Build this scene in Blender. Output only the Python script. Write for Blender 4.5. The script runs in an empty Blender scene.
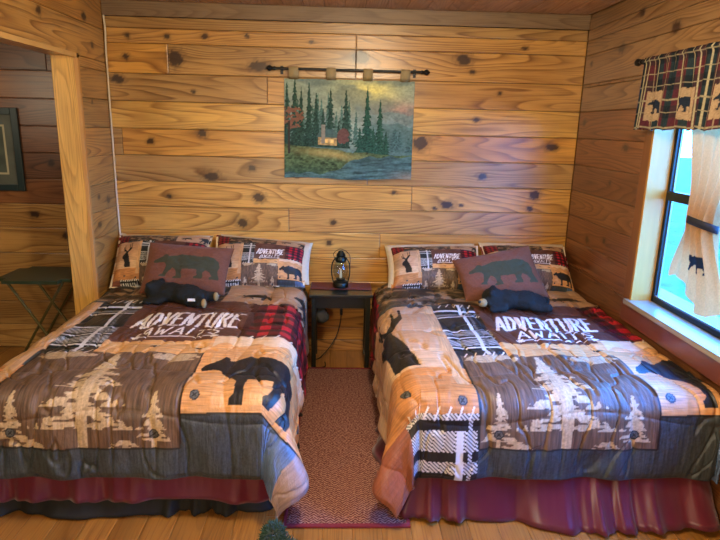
import bpy, bmesh, math, random
import numpy as np
from mathutils import Vector, Matrix
random.seed(4); rng = np.random.default_rng(4)
SC = bpy.context.scene; COL = SC.collection
# room measures (metres): X right, Y towards the head wall, Z up
YB, XL, XR, ZC = 4.156, -1.572, 1.674, 2.42
YF, XA = -1.3, -4.3            # wall behind the camera, far wall of the side room
WT = 0.15                       # partition thickness

def S(r, g, b):
    f = lambda c: (c/255/12.92 if c/255 <= .04045 else ((c/255+.055)/1.055)**2.4)
    return np.array([f(r), f(g), f(b)])

# ------------------------------------------------------------------ object helpers
def wloc(o):
    v = Vector((0, 0, 0))
    while o is not None:
        v += o.location; o = o.parent
    return v
def tag(o, label=None, cat=None, group=None, kind=None):
    if label: o['label'] = label
    if cat: o['category'] = cat
    if group: o['group'] = group
    if kind: o['kind'] = kind
    return o
def empty(name, loc, label=None, cat=None, group=None, kind=None):
    o = bpy.data.objects.new(name, None); COL.objects.link(o)
    o.location = loc; o.empty_display_size = .1
    return tag(o, label, cat, group, kind)
def mesh_obj(name, V, F, mat, parent=None, smooth=True, attrs=None, loc=None):
    """V in world coordinates; F an int array (n,4)/(n,3) or list of tuples"""
    V = np.asarray(V, dtype=np.float64)
    base = np.array(wloc(parent)) if parent is not None else np.array(loc if loc is not None else (0, 0, 0), float)
    me = bpy.data.meshes.new(name)
    if isinstance(F, np.ndarray):
        n, k = F.shape
        me.vertices.add(len(V)); me.vertices.foreach_set('co', (V-base).astype(np.float32).ravel())
        me.loops.add(n*k); me.loops.foreach_set('vertex_index', F.astype(np.int32).ravel())
        me.polygons.add(n); me.polygons.foreach_set('loop_start', np.arange(0, n*k, k, dtype=np.int32))
        me.update(calc_edges=True)
    else:
        me.from_pydata([tuple(v) for v in (V-base)], [], [tuple(f) for f in F]); me.update()
    me.polygons.foreach_set('use_smooth', np.full(len(me.polygons), smooth))
    for an, (tp, dat) in (attrs or {}).items():
        a = me.attributes.new(an, tp, 'POINT'); dat = np.asarray(dat, np.float32)
        if tp == 'FLOAT_COLOR':
            if dat.shape[1] == 3: dat = np.concatenate([dat, np.ones((len(dat), 1), np.float32)], 1)
            a.data.foreach_set('color', dat.ravel())
        elif tp == 'FLOAT_VECTOR': a.data.foreach_set('vector', dat.ravel())
        else: a.data.foreach_set('value', dat.ravel())
    me.materials.append(mat)
    o = bpy.data.objects.new(name, me); COL.objects.link(o)
    if parent is not None: o.parent = parent
    else: o.location = base
    return o
class MB:
    def __init__(s): s.V = []; s.F = []
    def add(s, V, F):
        n = len(s.V); s.V += [tuple(v) for v in V]; s.F += [tuple(i+n for i in f) for f in F]; return s
    def box(s, x0, x1, y0, y1, z0, z1, bev=0.0, seg=2):
        bm = bmesh.new(); bmesh.ops.create_cube(bm, size=1)
        for v in bm.verts:
            v.co = Vector(((x0+x1)/2+v.co.x*(x1-x0), (y0+y1)/2+v.co.y*(y1-y0), (z0+z1)/2+v.co.z*(z1-z0)))
        if bev > 0: bmesh.ops.bevel(bm, geom=list(bm.edges), offset=bev, segments=seg, affect='EDGES', profile=.6)
        s.bm(bm); return s
    def bm(s, bm):
        bm.verts.index_update()
        s.add([v.co[:] for v in bm.verts], [[v.index for v in f.verts] for f in bm.faces]); bm.free(); return s
    def tube(s, pts, r, n=8, cap=True):
        pts = [Vector(p) for p in pts]; rs = r if isinstance(r, (list, tuple)) else [r]*len(pts)
        V = []; F = []; up = None
        for i, p in enumerate(pts):
            d = (pts[min(i+1, len(pts)-1)]-pts[max(i-1, 0)]).normalized()
            if up is None:
                up = d.orthogonal().normalized()
            up = (up-d*up.dot(d)).normalized(); w = d.cross(up)
            for k in range(n):
                a = 2*math.pi*k/n; V.append(p+(up*math.cos(a)+w*math.sin(a))*rs[i])
        for i in range(len(pts)-1):
            for k in range(n):
                F.append((i*n+k, i*n+(k+1) % n, (i+1)*n+(k+1) % n, (i+1)*n+k))
        if cap: F.append(tuple(range(n-1, -1, -1))); F.append(tuple((len(pts)-1)*n+k for k in range(n)))
        s.add(V, F); return s
    def lathe(s, cx, cy, prof, n=28):
        V = []; F = []
        for r, z in prof:
            for k in range(n):
                a = 2*math.pi*k/n; V.append((cx+r*math.cos(a), cy+r*math.sin(a), z))
        for i in range(len(prof)-1):
            for k in range(n): F.append((i*n+k, i*n+(k+1) % n, (i+1)*n+(k+1) % n, (i+1)*n+k))
        s.add(V, F); return s
    def ball(s, c, r, sub=2, sc=(1, 1, 1)):
        bm = bmesh.new(); bmesh.ops.create_icosphere(bm, subdivisions=sub, radius=1)
        for v in bm.verts: v.co = Vector((c[0]+v.co.x*r*sc[0], c[1]+v.co.y*r*sc[1], c[2]+v.co.z*r*sc[2]))
        return s.bm(bm)
    def build(s, name, mat, parent=None, smooth=False, loc=None):
        o = mesh_obj(name, s.V, s.F, mat, parent, smooth, loc=loc)
        if smooth:
            try: o.data.set_sharp_from_angle(angle=math.radians(40))
            except Exception: pass
        return o
def grid_faces(nu, nv, flip=False):
    i = np.arange(nu-1)[:, None]; j = np.arange(nv-1)[None, :]
    a = i*nv+j; F = np.stack([a, a+nv, a+nv+1, a+1], -1).reshape(-1, 4)
    return F[:, ::-1].copy() if flip else F
def smooth_pts(P, n=8):
    P = [Vector(p) for p in P]; out = []
    for i in range(len(P)-1):
        p0, p1, p2, p3 = P[max(i-1, 0)], P[i], P[i+1], P[min(i+2, len(P)-1)]
        for k in range(n):
            t = k/n
            out.append(.5*((2*p1)+(-p0+p2)*t+(2*p0-5*p1+4*p2-p3)*t*t+(-p0+3*p1-3*p2+p3)*t**3))
    return out+[P[-1]]

# ------------------------------------------------------------------ noise in numpy
def hsh(i, j, s):
    h = np.sin(i*127.1+j*311.7+s*74.7)*43758.5453
    return h-np.floor(h)
def vn(x, y, s=0):
    x, y = np.broadcast_arrays(np.asarray(x, float), np.asarray(y, float))
    i, j = np.floor(x), np.floor(y); u, v = x-i, y-j
    u = u*u*(3-2*u); v = v*v*(3-2*v)
    return (hsh(i, j, s)*(1-u)*(1-v)+hsh(i+1, j, s)*u*(1-v)+hsh(i, j+1, s)*(1-u)*v+hsh(i+1, j+1, s)*u*v)
def fbm(x, y, s=0, o=3):
    t = 0; a = .5
    for k in range(o): t = t+a*vn(x*2**k, y*2**k, s+k*7); a *= .5
    return t/(1-.5**o)
def ss(a, b, x):
    t = np.clip((x-a)/(b-a), 0, 1); return t*t*(3-2*t)

# ------------------------------------------------------------------ node materials
def newmat(name):
    m = bpy.data.materials.new(name); m.use_nodes = True
    nt = m.node_tree; b = nt.nodes['Principled BSDF']
    return m, nt, b
def nd(nt, t, **kw):
    n = nt.nodes.new(t)
    for k, v in kw.items():
        if k == 'ins':
            for a, x in v.items(): n.inputs[a].default_value = x
        else: setattr(n, k, v)
    return n
def mth(nt, op, a, b=None, c=None):
    n = nt.nodes.new('ShaderNodeMath'); n.operation = op
    for i, x in enumerate((a, b, c)):
        if x is None: continue
        if isinstance(x, (int, float)): n.inputs[i].default_value = x
        else: nt.links.new(x, n.inputs[i])
    return n.outputs[0]
def mixc(nt, f, a, b, bt='MIX'):
    n = nt.nodes.new('ShaderNodeMix'); n.data_type = 'RGBA'; n.blend_type = bt
    for i, x in ((0, f), (6, a), (7, b)):
        if isinstance(x, (int, float)): n.inputs[i].default_value = x
        elif isinstance(x, (tuple, list, np.ndarray)): n.inputs[i].default_value = (*[float(q) for q in x[:3]], 1)
        else: nt.links.new(x, n.inputs[i])
    return n.outputs[2]
def noise(nt, vec, scale, detail=2, rough=.5, out=0):
    n = nd(nt, 'ShaderNodeTexNoise', ins={'Scale': scale, 'Detail': detail, 'Roughness': rough})
    if vec is not None: nt.links.new(vec, n.inputs['Vector'])
    return n.outputs[out]
def vmul(nt, vec, s):
    n = nt.nodes.new('ShaderNodeVectorMath'); n.operation = 'MULTIPLY'
    nt.links.new(vec, n.inputs[0]); n.inputs[1].default_value = s
    return n.outputs[0]
def attr(nt, name, out='Color'):
    n = nt.nodes.new('ShaderNodeAttribute'); n.attribute_name = name; return n.outputs[out]
def bump(nt, b, h, strength=.3, dist=.002):
    n = nd(nt, 'ShaderNodeBump', ins={'Strength': strength, 'Distance': dist})
    nt.links.new(h, n.inputs['Height']); nt.links.new(n.outputs[0], b.inputs['Normal'])
def wood_mat(name, rough=.33, coat=.25, ring=.85, knotcol=(.028, .011, .007)):
    m, nt, b = newmat(name)
    g = attr(nt, 'gco', 'Vector'); tint = attr(nt, 'tint'); kn = attr(nt, 'kn', 'Fac')
    n1 = noise(nt, vmul(nt, g, (.5, 6.0, 1)), 1.0, .6)
    r = mth(nt, 'FRACT', mth(nt, 'MULTIPLY', n1, 21.0))
    r = mth(nt, 'MULTIPLY', mth(nt, 'POWER', r, 2.6), mth(nt, 'MINIMUM', mth(nt, 'MULTIPLY', mth(nt, 'SUBTRACT', 1.0, r), 9.0), 1.0))
    fade = noise(nt, vmul(nt, g, (1.1, 5.0, 1)), 1.7, 2)
    fade = mth(nt, 'SMOOTH_MIN', mth(nt, 'MULTIPLY', mth(nt, 'MAXIMUM', mth(nt, 'SUBTRACT', fade, .30), 0), 5.0), 1.0, .2)
    r = mth(nt, 'MULTIPLY', r, fade)
    fib = noise(nt, vmul(nt, g, (3.5, 130, 1)), 1.0, 3, .6)
    blo = noise(nt, vmul(nt, g, (1.3, 4.5, 1)), 1.3, 3)
    dark = mixc(nt, 1.0, tint, (.26, .15, .075), 'MULTIPLY')
    c = mixc(nt, mth(nt, 'MINIMUM', mth(nt, 'MULTIPLY', r, ring*1.35), .95), tint, dark)
    c = mixc(nt, mth(nt, 'MULTIPLY', mth(nt, 'MAXIMUM', mth(nt, 'SUBTRACT', fib, .50), 0), 2.6), c, dark)
    c = mixc(nt, mth(nt, 'MULTIPLY', mth(nt, 'MAXIMUM', mth(nt, 'SUBTRACT', blo, .48), 0), 2.6), c, mixc(nt, 1.0, tint, (.62, .54, .46), 'MULTIPLY'))
    c = mixc(nt, mth(nt, 'MULTIPLY', mth(nt, 'MAXIMUM', mth(nt, 'SUBTRACT', .47, blo), 0), 2.2), c, mixc(nt, 1.0, tint, (1.25, 1.2, 1.05), 'MULTIPLY'))
    c = mixc(nt, mth(nt, 'MINIMUM', mth(nt, 'MULTIPLY', kn, 1.0), .95), c, knotcol)
    nt.links.new(c, b.inputs['Base Color'])
    b.inputs['Roughness'].default_value = rough
    b.inputs['Coat Weight'].default_value = coat; b.inputs['Coat Roughness'].default_value = .28
    bump(nt, b, mth(nt, 'ADD', r, fib), .25, .0015)
    return m
def flat_mat(name, col, rough=.5, metal=0.0, var=.15, scale=30, bmp=0.0, sheen=0.0, stretch=(1, 1, 1), coat=0.0):
    m, nt, b = newmat(name)
    tc = nt.nodes.new('ShaderNodeTexCoord')
    n = noise(nt, vmul(nt, tc.outputs['Object'], stretch), scale, 3)
    col = np.asarray(col, float)
    c = mixc(nt, n, col*(1-var), np.minimum(col*(1+var), 1))
    nt.links.new(c, b.inputs['Base Color'])
    b.inputs['Roughness'].default_value = rough; b.inputs['Metallic'].default_value = metal
    b.inputs['Sheen Weight'].default_value = sheen; b.inputs['Coat Weight'].default_value = coat
    if bmp: bump(nt, b, n, bmp, .003)
    return m
def cloth_mat(name, rough=.55, wscale=900, bstr=.15, sheen=.0, coat=0.0, streak=None, trans=0.0, spec=.4):
    """printed cloth: the print is the mesh's own colour attribute"""
    m, nt, b = newmat(name)
    tc = nt.nodes.new('ShaderNodeTexCoord'); o = tc.outputs['Object']
    c = attr(nt, 'print')
    n = noise(nt, o, wscale/10, 3)
    c2 = mixc(nt, n, mixc(nt, 1.0, c, (.86, .86, .86), 'MULTIPLY'), mixc(nt, 1.0, c, (1.1, 1.1, 1.1), 'MULTIPLY'))
    nt.links.new(c2, b.inputs['Base Color'])
    b.inputs['Roughness'].default_value = rough; b.inputs['Sheen Weight'].default_value = sheen
    b.inputs['Coat Weight'].default_value = coat; b.inputs['Coat Roughness'].default_value = .35
    b.inputs['Specular IOR Level'].default_value = spec
    h = noise(nt, vmul(nt, o, streak or (1, 1, 1)), 26, 4, .6)
    bump(nt, b, h, bstr, .012)
    if trans > 0:
        t = nd(nt, 'ShaderNodeBsdfTranslucent'); nt.links.new(c2, t.inputs[0])
        mx = nd(nt, 'ShaderNodeMixShader', ins={0: trans}); out = nt.nodes['Material Output']
        nt.links.new(b.outputs[0], mx.inputs[1]); nt.links.new(t.outputs[0], mx.inputs[2]); nt.links.new(mx.outputs[0], out.inputs[0])
    return m
M = {}
M['pine'] = wood_mat('varnished_pine')
M['pine_light'] = wood_mat('pale_pine_post', .38, .2, .45)
M['pine_floor'] = wood_mat('oak_floor', .3, .3, .45)
M['pine_dull'] = wood_mat('dull_pine', .5, .05, .5)
M['black_paint'] = flat_mat('black_green_paint', S(22, 28, 22), .28, var=.2, coat=.4)
M['iron'] = flat_mat('black_iron', S(20, 24, 28), .4, .3)
M['dark_metal'] = flat_mat('dark_lantern_metal', S(26, 32, 26), .35, .5)
M['teal_frame'] = flat_mat('dark_teal_frame', S(22, 44, 48), .35)
M['white_cable'] = flat_mat('white_cable', S(205, 190, 160), .5, var=.05)
M['black_cord'] = flat_mat('black_cord', S(22, 24, 22), .5)
M['white_cloth'] = flat_mat('white_cloth', S(215, 208, 190), .8, bmp=.2)
M['mattress'] = flat_mat('mattress_ticking', S(200, 195, 185), .8, bmp=.1)
M['underbed_shade'] = flat_mat('underbed_shade', S(15, 18, 18), .8, bmp=.2)
M['maroon'] = flat_mat('maroon_satin', S(86, 15, 38), .36, var=.12, scale=8, sheen=.25)
M['fur'] = flat_mat('black_plush', S(13, 17, 12), .9, var=.5, scale=160, bmp=.9)
M['tan_plush'] = flat_mat('tan_plush', S(150, 128, 84), .85, var=.2, scale=120, bmp=.6)
M['white_tag'] = flat_mat('white_tag', S(225, 225, 220), .6, var=.03)
M['green_fluff'] = flat_mat('green_fluff', S(38, 74, 60), .8, var=.45, scale=60, sheen=.2)
M['cream'] = flat_mat('cream_fluff', S(215, 205, 170), .8)
M['jamb'] = flat_mat('pale_painted_jamb', S(184, 132, 52), .4, var=.12, scale=6, stretch=(8, 8, 1))
M['alu'] = flat_mat('black_aluminium_sash', S(22, 28, 32), .35, .4)
M['alu_light'] = flat_mat('pale_aluminium_track', S(150, 165, 172), .35, .6)
M['sill'] = flat_mat('pale_sill', S(150, 136, 112), .3, var=.06, scale=12, coat=.3)
M['bundle'] = flat_mat('dark_woven_bundle', S(62, 56, 36), .9, var=.5, scale=60, bmp=.8)
M['tray'] = flat_mat('dark_green_tray', S(44, 56, 34), .4, var=.15)
M['tray_leg'] = flat_mat('olive_metal_leg', S(92, 86, 48), .35, .5)
M['quilt'] = cloth_mat('printed_microfibre', .42, 500, .30, streak=(2.2, .5, 1), spec=.42)
M['sham'] = cloth_mat('printed_sham', .55, 500, .35, spec=.4)
M['brown_felt'] = cloth_mat('brown_felt', .8, 900, .15, sheen=.15, spec=.2)
M['tapestry'] = cloth_mat('woven_tapestry', .8, 1500, .05, spec=.2)
M['valance'] = cloth_mat('plaid_valance', .8, 1200, .1, spec=.2, trans=.12)
M['curtain'] = cloth_mat('muslin_curtain', .8, 1500, .1, spec=.2, trans=.32)
M['art'] = cloth_mat('framed_art', .5, 400, .0)

def glass_mat(name, tint=(1, 1, 1), refl=.10):
    m = bpy.data.materials.new(name); m.use_nodes = True; nt = m.node_tree; nt.nodes.clear()
    out = nd(nt, 'ShaderNodeOutputMaterial'); t = nd(nt, 'ShaderNodeBsdfTransparent'); t.inputs[0].default_value = (*tint, 1)
    g = nd(nt, 'ShaderNodeBsdfGlossy', ins={'Roughness': .03})
    fr = nd(nt, 'ShaderNodeLayerWeight', ins={'Blend': .5}); mx = nd(nt, 'ShaderNodeMixShader')
    nt.links.new(mth(nt, 'MULTIPLY_ADD', mth(nt, 'POWER', fr.outputs['Facing'], 5.0), .6, refl*.3), mx.inputs[0])
    nt.links.new(t.outputs[0], mx.inputs[1]); nt.links.new(g.outputs[0], mx.inputs[2]); nt.links.new(mx.outputs[0], out.inputs[0])
    return m
M['glass'] = glass_mat('window_glass', (.95, .98, 1.0), .1)
M['globe'] = glass_mat('lantern_glass', (.86, .87, .78), .16)

def rug_mat():
    m, nt, b = newmat('herringbone_rug')
    tc = nt.nodes.new('ShaderNodeTexCoord'); sp = nt.nodes.new('ShaderNodeSeparateXYZ')
    nt.links.new(tc.outputs['Object'], sp.inputs[0]); x, y = sp.outputs[0], sp.outputs[1]
    tri = mth(nt, 'PINGPONG', x, .018)
    w = mth(nt, 'SINE', mth(nt, 'MULTIPLY', mth(nt, 'ADD', y, tri), 2*math.pi/.016))
    n = noise(nt, tc.outputs['Object'], 95, 3, .7)
    f = mth(nt, 'ADD', mth(nt, 'MULTIPLY', w, .40), mth(nt, 'MULTIPLY_ADD', n, 3.0, -1.15))
    f = mth(nt, 'MINIMUM', mth(nt, 'MAXIMUM', f, 0), 1)
    c = mixc(nt, f, S(82, 36, 38), S(182, 140, 122))
    nt.links.new(c, b.inputs['Base Color']); b.inputs['Roughness'].default_value = .9; b.inputs['Specular IOR Level'].default_value = .15
    bump(nt, b, f, .5, .004); return m
M['rug'] = rug_mat(); M['rug_edge'] = flat_mat('rug_binding', S(118, 30, 42), .8, bmp=.2)
def grass_mat():
    m, nt, b = newmat('lawn')
    tc = nt.nodes.new('ShaderNodeTexCoord'); o = tc.outputs['Object']
    n = mth(nt, 'MULTIPLY_ADD', noise(nt, o, 1.6, 8, .85), 4.0, -1.5); n2 = noise(nt, o, .6, 2)
    c = mixc(nt, n, S(4, 20, 6), S(62, 104, 40)); c = mixc(nt, mth(nt, 'MULTIPLY', n2, .3), c, S(26, 58, 28))
    nt.links.new(c, b.inputs['Base Color']); b.inputs['Roughness'].default_value = .9
    bump(nt, b, n, .6, .05); return m
M['grass'] = grass_mat()
M['concrete'] = flat_mat('pale_concrete', S(112, 108, 96), .8, scale=6, var=.06)

# ------------------------------------------------------------------ boards
def boards(name, O, U, Vd, N, blist, mat, thick=.02, knots=(), seed=0, gap=.0022, groove=.0055, parent=None):
    """blist: (u0,u1,v0,v1,tint). One mesh of planks lying in the plane O + u U + v V, face along N."""
    O, U, Vd, N = [np.array(a, float) for a in (O, U, Vd, N)]
    AV, AF, G, T, K = [], [], [], [], []; n0 = 0
    R = np.random.default_rng(seed)
    for bi, (u0, u1, v0, v1, tint) in enumerate(blist):
        ks = [k for k in knots if u0-.1 < k[0] < u1+.1 and v0-.03 < k[1] < v1+.03]
        fine = len(ks) > 0
        nu = max(3, int((u1-u0)/(.011 if fine else .35))); nv = max(3, int((v1-v0)/(.011 if fine else .06)))
        e = .006
        uu = np.concatenate([[u0+gap*.4, u0+gap], np.linspace(u0+e, u1-e, nu), [u1-gap, u1-gap*.4]])
        vv = np.concatenate([[v0+gap*.4, v0+gap], np.linspace(v0+e, v1-e, nv), [v1-gap, v1-gap*.4]])
        u, v = np.meshgrid(uu, vv, indexing='ij')
        d = np.full(u.shape, thick)
        d[[1, -2], :] = thick-.0015; d[:, [1, -2]] = np.minimum(d[:, [1, -2]], thick-.0015)
        d[[0, -1], :] = thick-groove; d[:, [0, -1]] = thick-groove
        gv = v-v0; gu = u-u0; kn = np.zeros(u.shape)
        for (ku, kv, kr, *ke) in ks:
            kr = kr*1.12
            el = ke[0] if ke else 1.25
            du, dv = (u-ku)/el, v-kv
            gv = gv-dv*.72*np.exp(-(du/(3.2*kr))**2-(dv/(2.0*kr))**2)
            rr = np.hypot(du, dv)/kr*(1+.5*(vn(u*60, v*60, bi)-.5))
            kn = np.maximum(kn, (1-ss(.75, 1.08, rr))*.97)
            kn = np.maximum(kn, .40*np.exp(-((rr-1.15)/.3)**2))
            kn = np.maximum(kn, .30*np.exp(-((np.abs(du)/kr-1.3)/1.3)**2-(dv/(.35*kr))**2))
        P = O+u[..., None]*U+v[..., None]*Vd+d[..., None]*N
        off = R.uniform(-40, 40, 3)
        g = np.stack([gu+off[0], gv+off[1], np.full(u.shape, off[2])], -1)
        t = np.broadcast_to(np.asarray(tint, float), u.shape+(3,)).copy()
        F = grid_faces(u.shape[0], u.shape[1])
        AV.append(P.reshape(-1, 3)); AF.append(F+n0); G.append(g.reshape(-1, 3)); T.append(t.reshape(-1, 3)); K.append(kn.ravel()); n0 += u.size
    V = np.concatenate(AV); F = np.concatenate(AF); G = np.concatenate(G); T = np.concatenate(T); K = np.concatenate(K)
    if np.dot(np.cross(U, Vd), N) < 0: F = F[:, ::-1].copy()
    # backing slab so the wall has a body and the grooves a dark bottom
    us = [b[0] for b in blist]+[b[1] for b in blist]
    bv, bf = [], []
    for (u0, u1, v0, v1, tint) in blist:
        q = []
        for dd in (-.03, thick-groove-.001):
            for (a, c) in ((u0, v0), (u1, v0), (u1, v1), (u0, v1)): q.append(O+a*U+c*Vd+dd*N)
        k = n0+len(bv); bv += q
        for f in ((0, 3, 2, 1), (4, 5, 6, 7), (0, 1, 5, 4), (1, 2, 6, 5), (2, 3, 7, 6), (3, 0, 4, 7)): bf.append([k+i for i in f])
    bv = np.array(bv); V = np.concatenate([V, bv]); F = np.concatenate([F, np.array(bf)])
    G = np.concatenate([G, np.zeros((len(bv), 3))]); T = np.concatenate([T, np.tile(S(38, 22, 12), (len(bv), 1))]); K = np.concatenate([K, np.zeros(len(bv))])
    return mesh_obj(name, V, F, mat, parent, False, {'gco': ('FLOAT_VECTOR', G), 'tint': ('FLOAT_COLOR', T), 'kn': ('FLOAT', K)}, loc=tuple(O))
GOLD = [S(208, 158, 78), S(204, 150, 68), S(192, 144, 76), S(214, 168, 84), S(188, 134, 64)]
GREY = [S(164, 130, 78), S(172, 134, 78), S(152, 118, 72)]
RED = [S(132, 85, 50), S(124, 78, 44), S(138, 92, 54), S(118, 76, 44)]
def jit(c, a=.08): return np.clip(np.asarray(c)*(1+rng.uniform(-a, a)), 0, 1)

SEAM = [0, .18, .36, .54, .72, .905, 1.075, 1.25, 1.43, 1.61, 1.79, 1.97, 2.16, 2.255, 2.325, 2.42]
def plank(name, O, U, Vd, N, lu, lv, tint, mat=None, thick=.02, knots=(), parent=None, seed=0, kind=None):
    o = boards(name, O, U, Vd, N, [(0, lu, 0, lv, tint)], mat or M['pine'], thick, knots, seed, gap=.0015, groove=.004, parent=parent)
    if kind: o['kind'] = kind
    return o
# ================================================================== THE SETTING
def rows_between(zs, z0, z1):
    e = [z0]+[z for z in zs if z0+.005 < z < z1-.005]+[z1]
    return list(zip(e[:-1], e[1:]))
# back wall: one plank wall running on into the side room
kn_back = [(-1.42,2.205,.014),(-1.16,2.205,.017),(-.91,2.215,.016),(-.63,2.225,.012),(-1.44,2.075,.018),(-1.11,2.07,.045,1.1),
           (-.55,2.035,.03,2.2),(-1.5,1.93,.026,1.6),(.13,2.11,.045,1.1),(.83,2.115,.034,1.4),(.90,2.035,.014),(-.95,1.585,.024),(-1.31,1.525,.017,1.5),
           (-.62,1.355,.018),(-.90,1.29,.03,1.8),(-1.2,1.15,.014),(-.57,1.15,.030,1.3),(.78,1.125,.026,1.7),(.69,1.095,.012,1.5),(.88,1.12,.009,2),
           (1.41,1.205,.034,1.1),(1.38,1.105,.018),(1.02,1.33,.020,1.6),(.57,1.555,.050,1.0),(-.69,.965,.030,1.3),(-.04,.98,.017),(-.07,.83,.018),
           (.39,1.205,.012,1.5),(1.5,1.545,.022,2.0),(-.30,1.3,.010),(1.1,1.9,.012),(-.2,2.2,.012),(1.25,2.2,.012,2.),(.45,.80,.012),(-1.0,1.86,.012),
           (-.28,1.70,.013),(.95,1.72,.016),(-.02,.45,.015),(-2.0,1.36,.02),(-2.15,1.0,.022),(-1.95,.85,.02),(-2.5,1.5,.02)]
G0, G1, G2, G3, G4 = GOLD; Y0, Y1, Y2 = GREY
row_t = {0:[(XL,.5,G4),(.5,XR,Y1)], 1:[(XL,XR,G1)], 2:[(XL,.1,G0),(.1,XR,G2)], 3:[(XL,XR,G1)], 4:[(XL,.30,G0),(.30,XR,G1)], 5:[(XL,-.36,G0),(-.36,XR,G2)],
         6:[(XL,.52,G0),(.52,XR,G0)], 7:[(XL,.2,Y1),(.2,XR,Y1*1.08)], 8:[(XL,-1.50,Y1),(-1.50,XR,G1)], 9:[(XL,XR,G3)], 10:[(XL,-.5,Y1),(-.5,XR,G2*.95)],
         11:[(XL,-1.16,G1),(-1.16,.1,Y1*1.05),(.1,XR,G2)], 12:[(XL,.10,G2),(.10,XR,G2*.93)], 13:[(XL,XR,Y1)], 14:[(XL,XR,Y2)]}
bl = []
for i in range(15):
    for (a, b, t) in row_t[i]: bl.append((a, b, SEAM[i], SEAM[i+1], jit(t, .03)))
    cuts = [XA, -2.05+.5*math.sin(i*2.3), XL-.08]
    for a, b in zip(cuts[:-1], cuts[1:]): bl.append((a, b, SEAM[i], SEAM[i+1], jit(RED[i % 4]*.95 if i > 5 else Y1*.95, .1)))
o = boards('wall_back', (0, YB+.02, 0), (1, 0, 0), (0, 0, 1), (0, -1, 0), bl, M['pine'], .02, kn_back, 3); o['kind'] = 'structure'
# right wall with the window opening
WY0, WY1, WZ0, WZ1 = 1.2, 3.10, .735, 1.95
kn_r = [(3.06,2.175,.026),(4.06,1.72,.02,1.0),(3.63,2.145,.025),(3.57,1.35,.012),(3.43,2.31,.02),(3.43,1.57,.016,2.),(4.05,2.10,.014),(3.8,.95,.02),(3.55,.99,.016)]
bl = []
for i in range(15):
    z0, z1 = SEAM[i], SEAM[i+1]
    t = RED[i % 4] if i < 10 else S(150, 114, 74)*(.9 if i % 2 else .8)
    for (a, b) in rows_between(SEAM[0:1]+[WZ0, WZ1], z0, z1):
        if a >= WZ0-.001 and b <= WZ1+.001: segs = [(YF, WY0), (WY1, YB)]
        else: segs = [(YF, 1.4+.4*math.sin(i*3.)), (1.4+.4*math.sin(i*3.), YB)]
        for (u0, u1) in segs: bl.append((u0, u1, a, b, jit(t, .07)))
o = boards('wall_right', (XR+.02, 0, 0), (0, 1, 0), (0, 0, 1), (-1, 0, 0), bl, M['pine'], .02, kn_r, 5); o['kind'] = 'structure'
mb = MB()
for (a, b, c, d) in ((YF-.1, WY0, -.1, ZC+.15), (WY1, YB+.15, -.1, ZC+.15), (WY0, WY1, -.1, WZ0), (WY0, WY1, WZ1, ZC+.15)): mb.box(XR+.055, XR+.122, a, b, c, d)
o = mb.build('wall_right_outer', flat_mat('outer_siding', S(150, 120, 85), .7)); o['kind'] = 'structure'
# left partition: stub, header over the wide opening, wall nearer the camera
kn_l = [(3.86,2.27,.022),(3.95,2.115,.015),(3.88,1.77,.012),(3.86,1.17,.016),(4.01,1.13,.022),(3.84,.99,.02),(3.3,2.2,.02)]
bl = []
for i in range(15):
    z0, z1 = SEAM[i], SEAM[i+1]; t = jit(G2*.96 if i % 3 else Y1, .07)
    if z1 <= 2.2: bl.append((3.725, YB, z0, min(z1, 2.03) if z0 < 2.03 else z1, t))
    if z0 < 2.03: bl.append((YF, 1.2, z0, min(z1, 2.03), t))
bl += [(YF, YB, 2.03, 2.235, jit(G2*.95)), (YF, YB, 2.235, 2.42, jit(G4))]
bl = [b for b in bl if b[3]-b[2] > .01 and not (b[2] < 2.03 < b[3])]
o = boards('wall_left', (XL-.02, 0, 0), (0, 1, 0), (0, 0, 1), (1, 0, 0), bl, M['pine'], .02, kn_l, 7); o['kind'] = 'structure'
mb = MB()
for (a, b, c, d) in ((3.725, YB+.02, 0, 2.03), (YF, YB+.02, 2.045, ZC), (YF, 1.18, 0, 2.03)): mb.box(XL-WT, XL-.051, a, b, c, d)
o = mb.build('wall_left_core', flat_mat('partition_core', S(140, 92, 54), .6)); o['kind'] = 'structure'
plank('trim_1', (XL-WT-.004, 3.725, 0), (1, 0, 0), (0, 0, 1), (0, -1, 0), WT-.012, 2.03, S(226, 174, 98), knots=[(.07, 1.62, .015, .8), (.07, .9, .012, .8)], seed=21, kind='structure')
def vplank(name, x0, x1, y, z0, z1, tint, seed):
    """upright plank: grain runs along Z"""
    return plank(name, (x0, y, z0), (0, 0, 1), (1, 0, 0), (0, -1, 0), z1-z0, x1-x0, tint, M['pine_light'], seed=seed, kind='structure')
bpy.data.objects.remove(bpy.data.objects['trim_1'])
vplank('trim_1', XL-WT-.004, XL-.013, 3.725, 0, 2.028, S(226, 178, 92), 22)
MB().box(XL-.013, XL+.006, 3.700, 3.727, 0, 2.045).build('trim_2', flat_mat('pale_corner_bead', S(196, 146, 84), .45, stretch=(6, 6, .6), scale=12))['kind'] = 'structure'
plank('trim_3', (XL-WT, YF, 2.043), (0, 1, 0), (1, 0, 0), (0, 0, -1), 3.725-YF, WT-.022, S(206, 158, 92), seed=23, kind='structure')
MB().box(XL-.013, XL+.006, YF, 3.727, 2.014, 2.04).build('trim_5', flat_mat('pale_header_bead', S(206, 162, 98), .4, scale=12))['kind'] = 'structure'
# crown board over the head wall
plank('trim_4', (XL, YB, 2.325), (1, 0, 0), (0, 0, 1), (0, -1, 0), XR-XL, .095, S(122, 98, 70), M['pine_dull'], .018, seed=24, kind='structure')
plank('baseboard_back', (XL, YB, 0), (1, 0, 0), (0, 0, 1), (0, -1, 0), XR-XL, .085, S(172, 124, 66), None, .014, seed=25, kind='structure')
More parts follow.
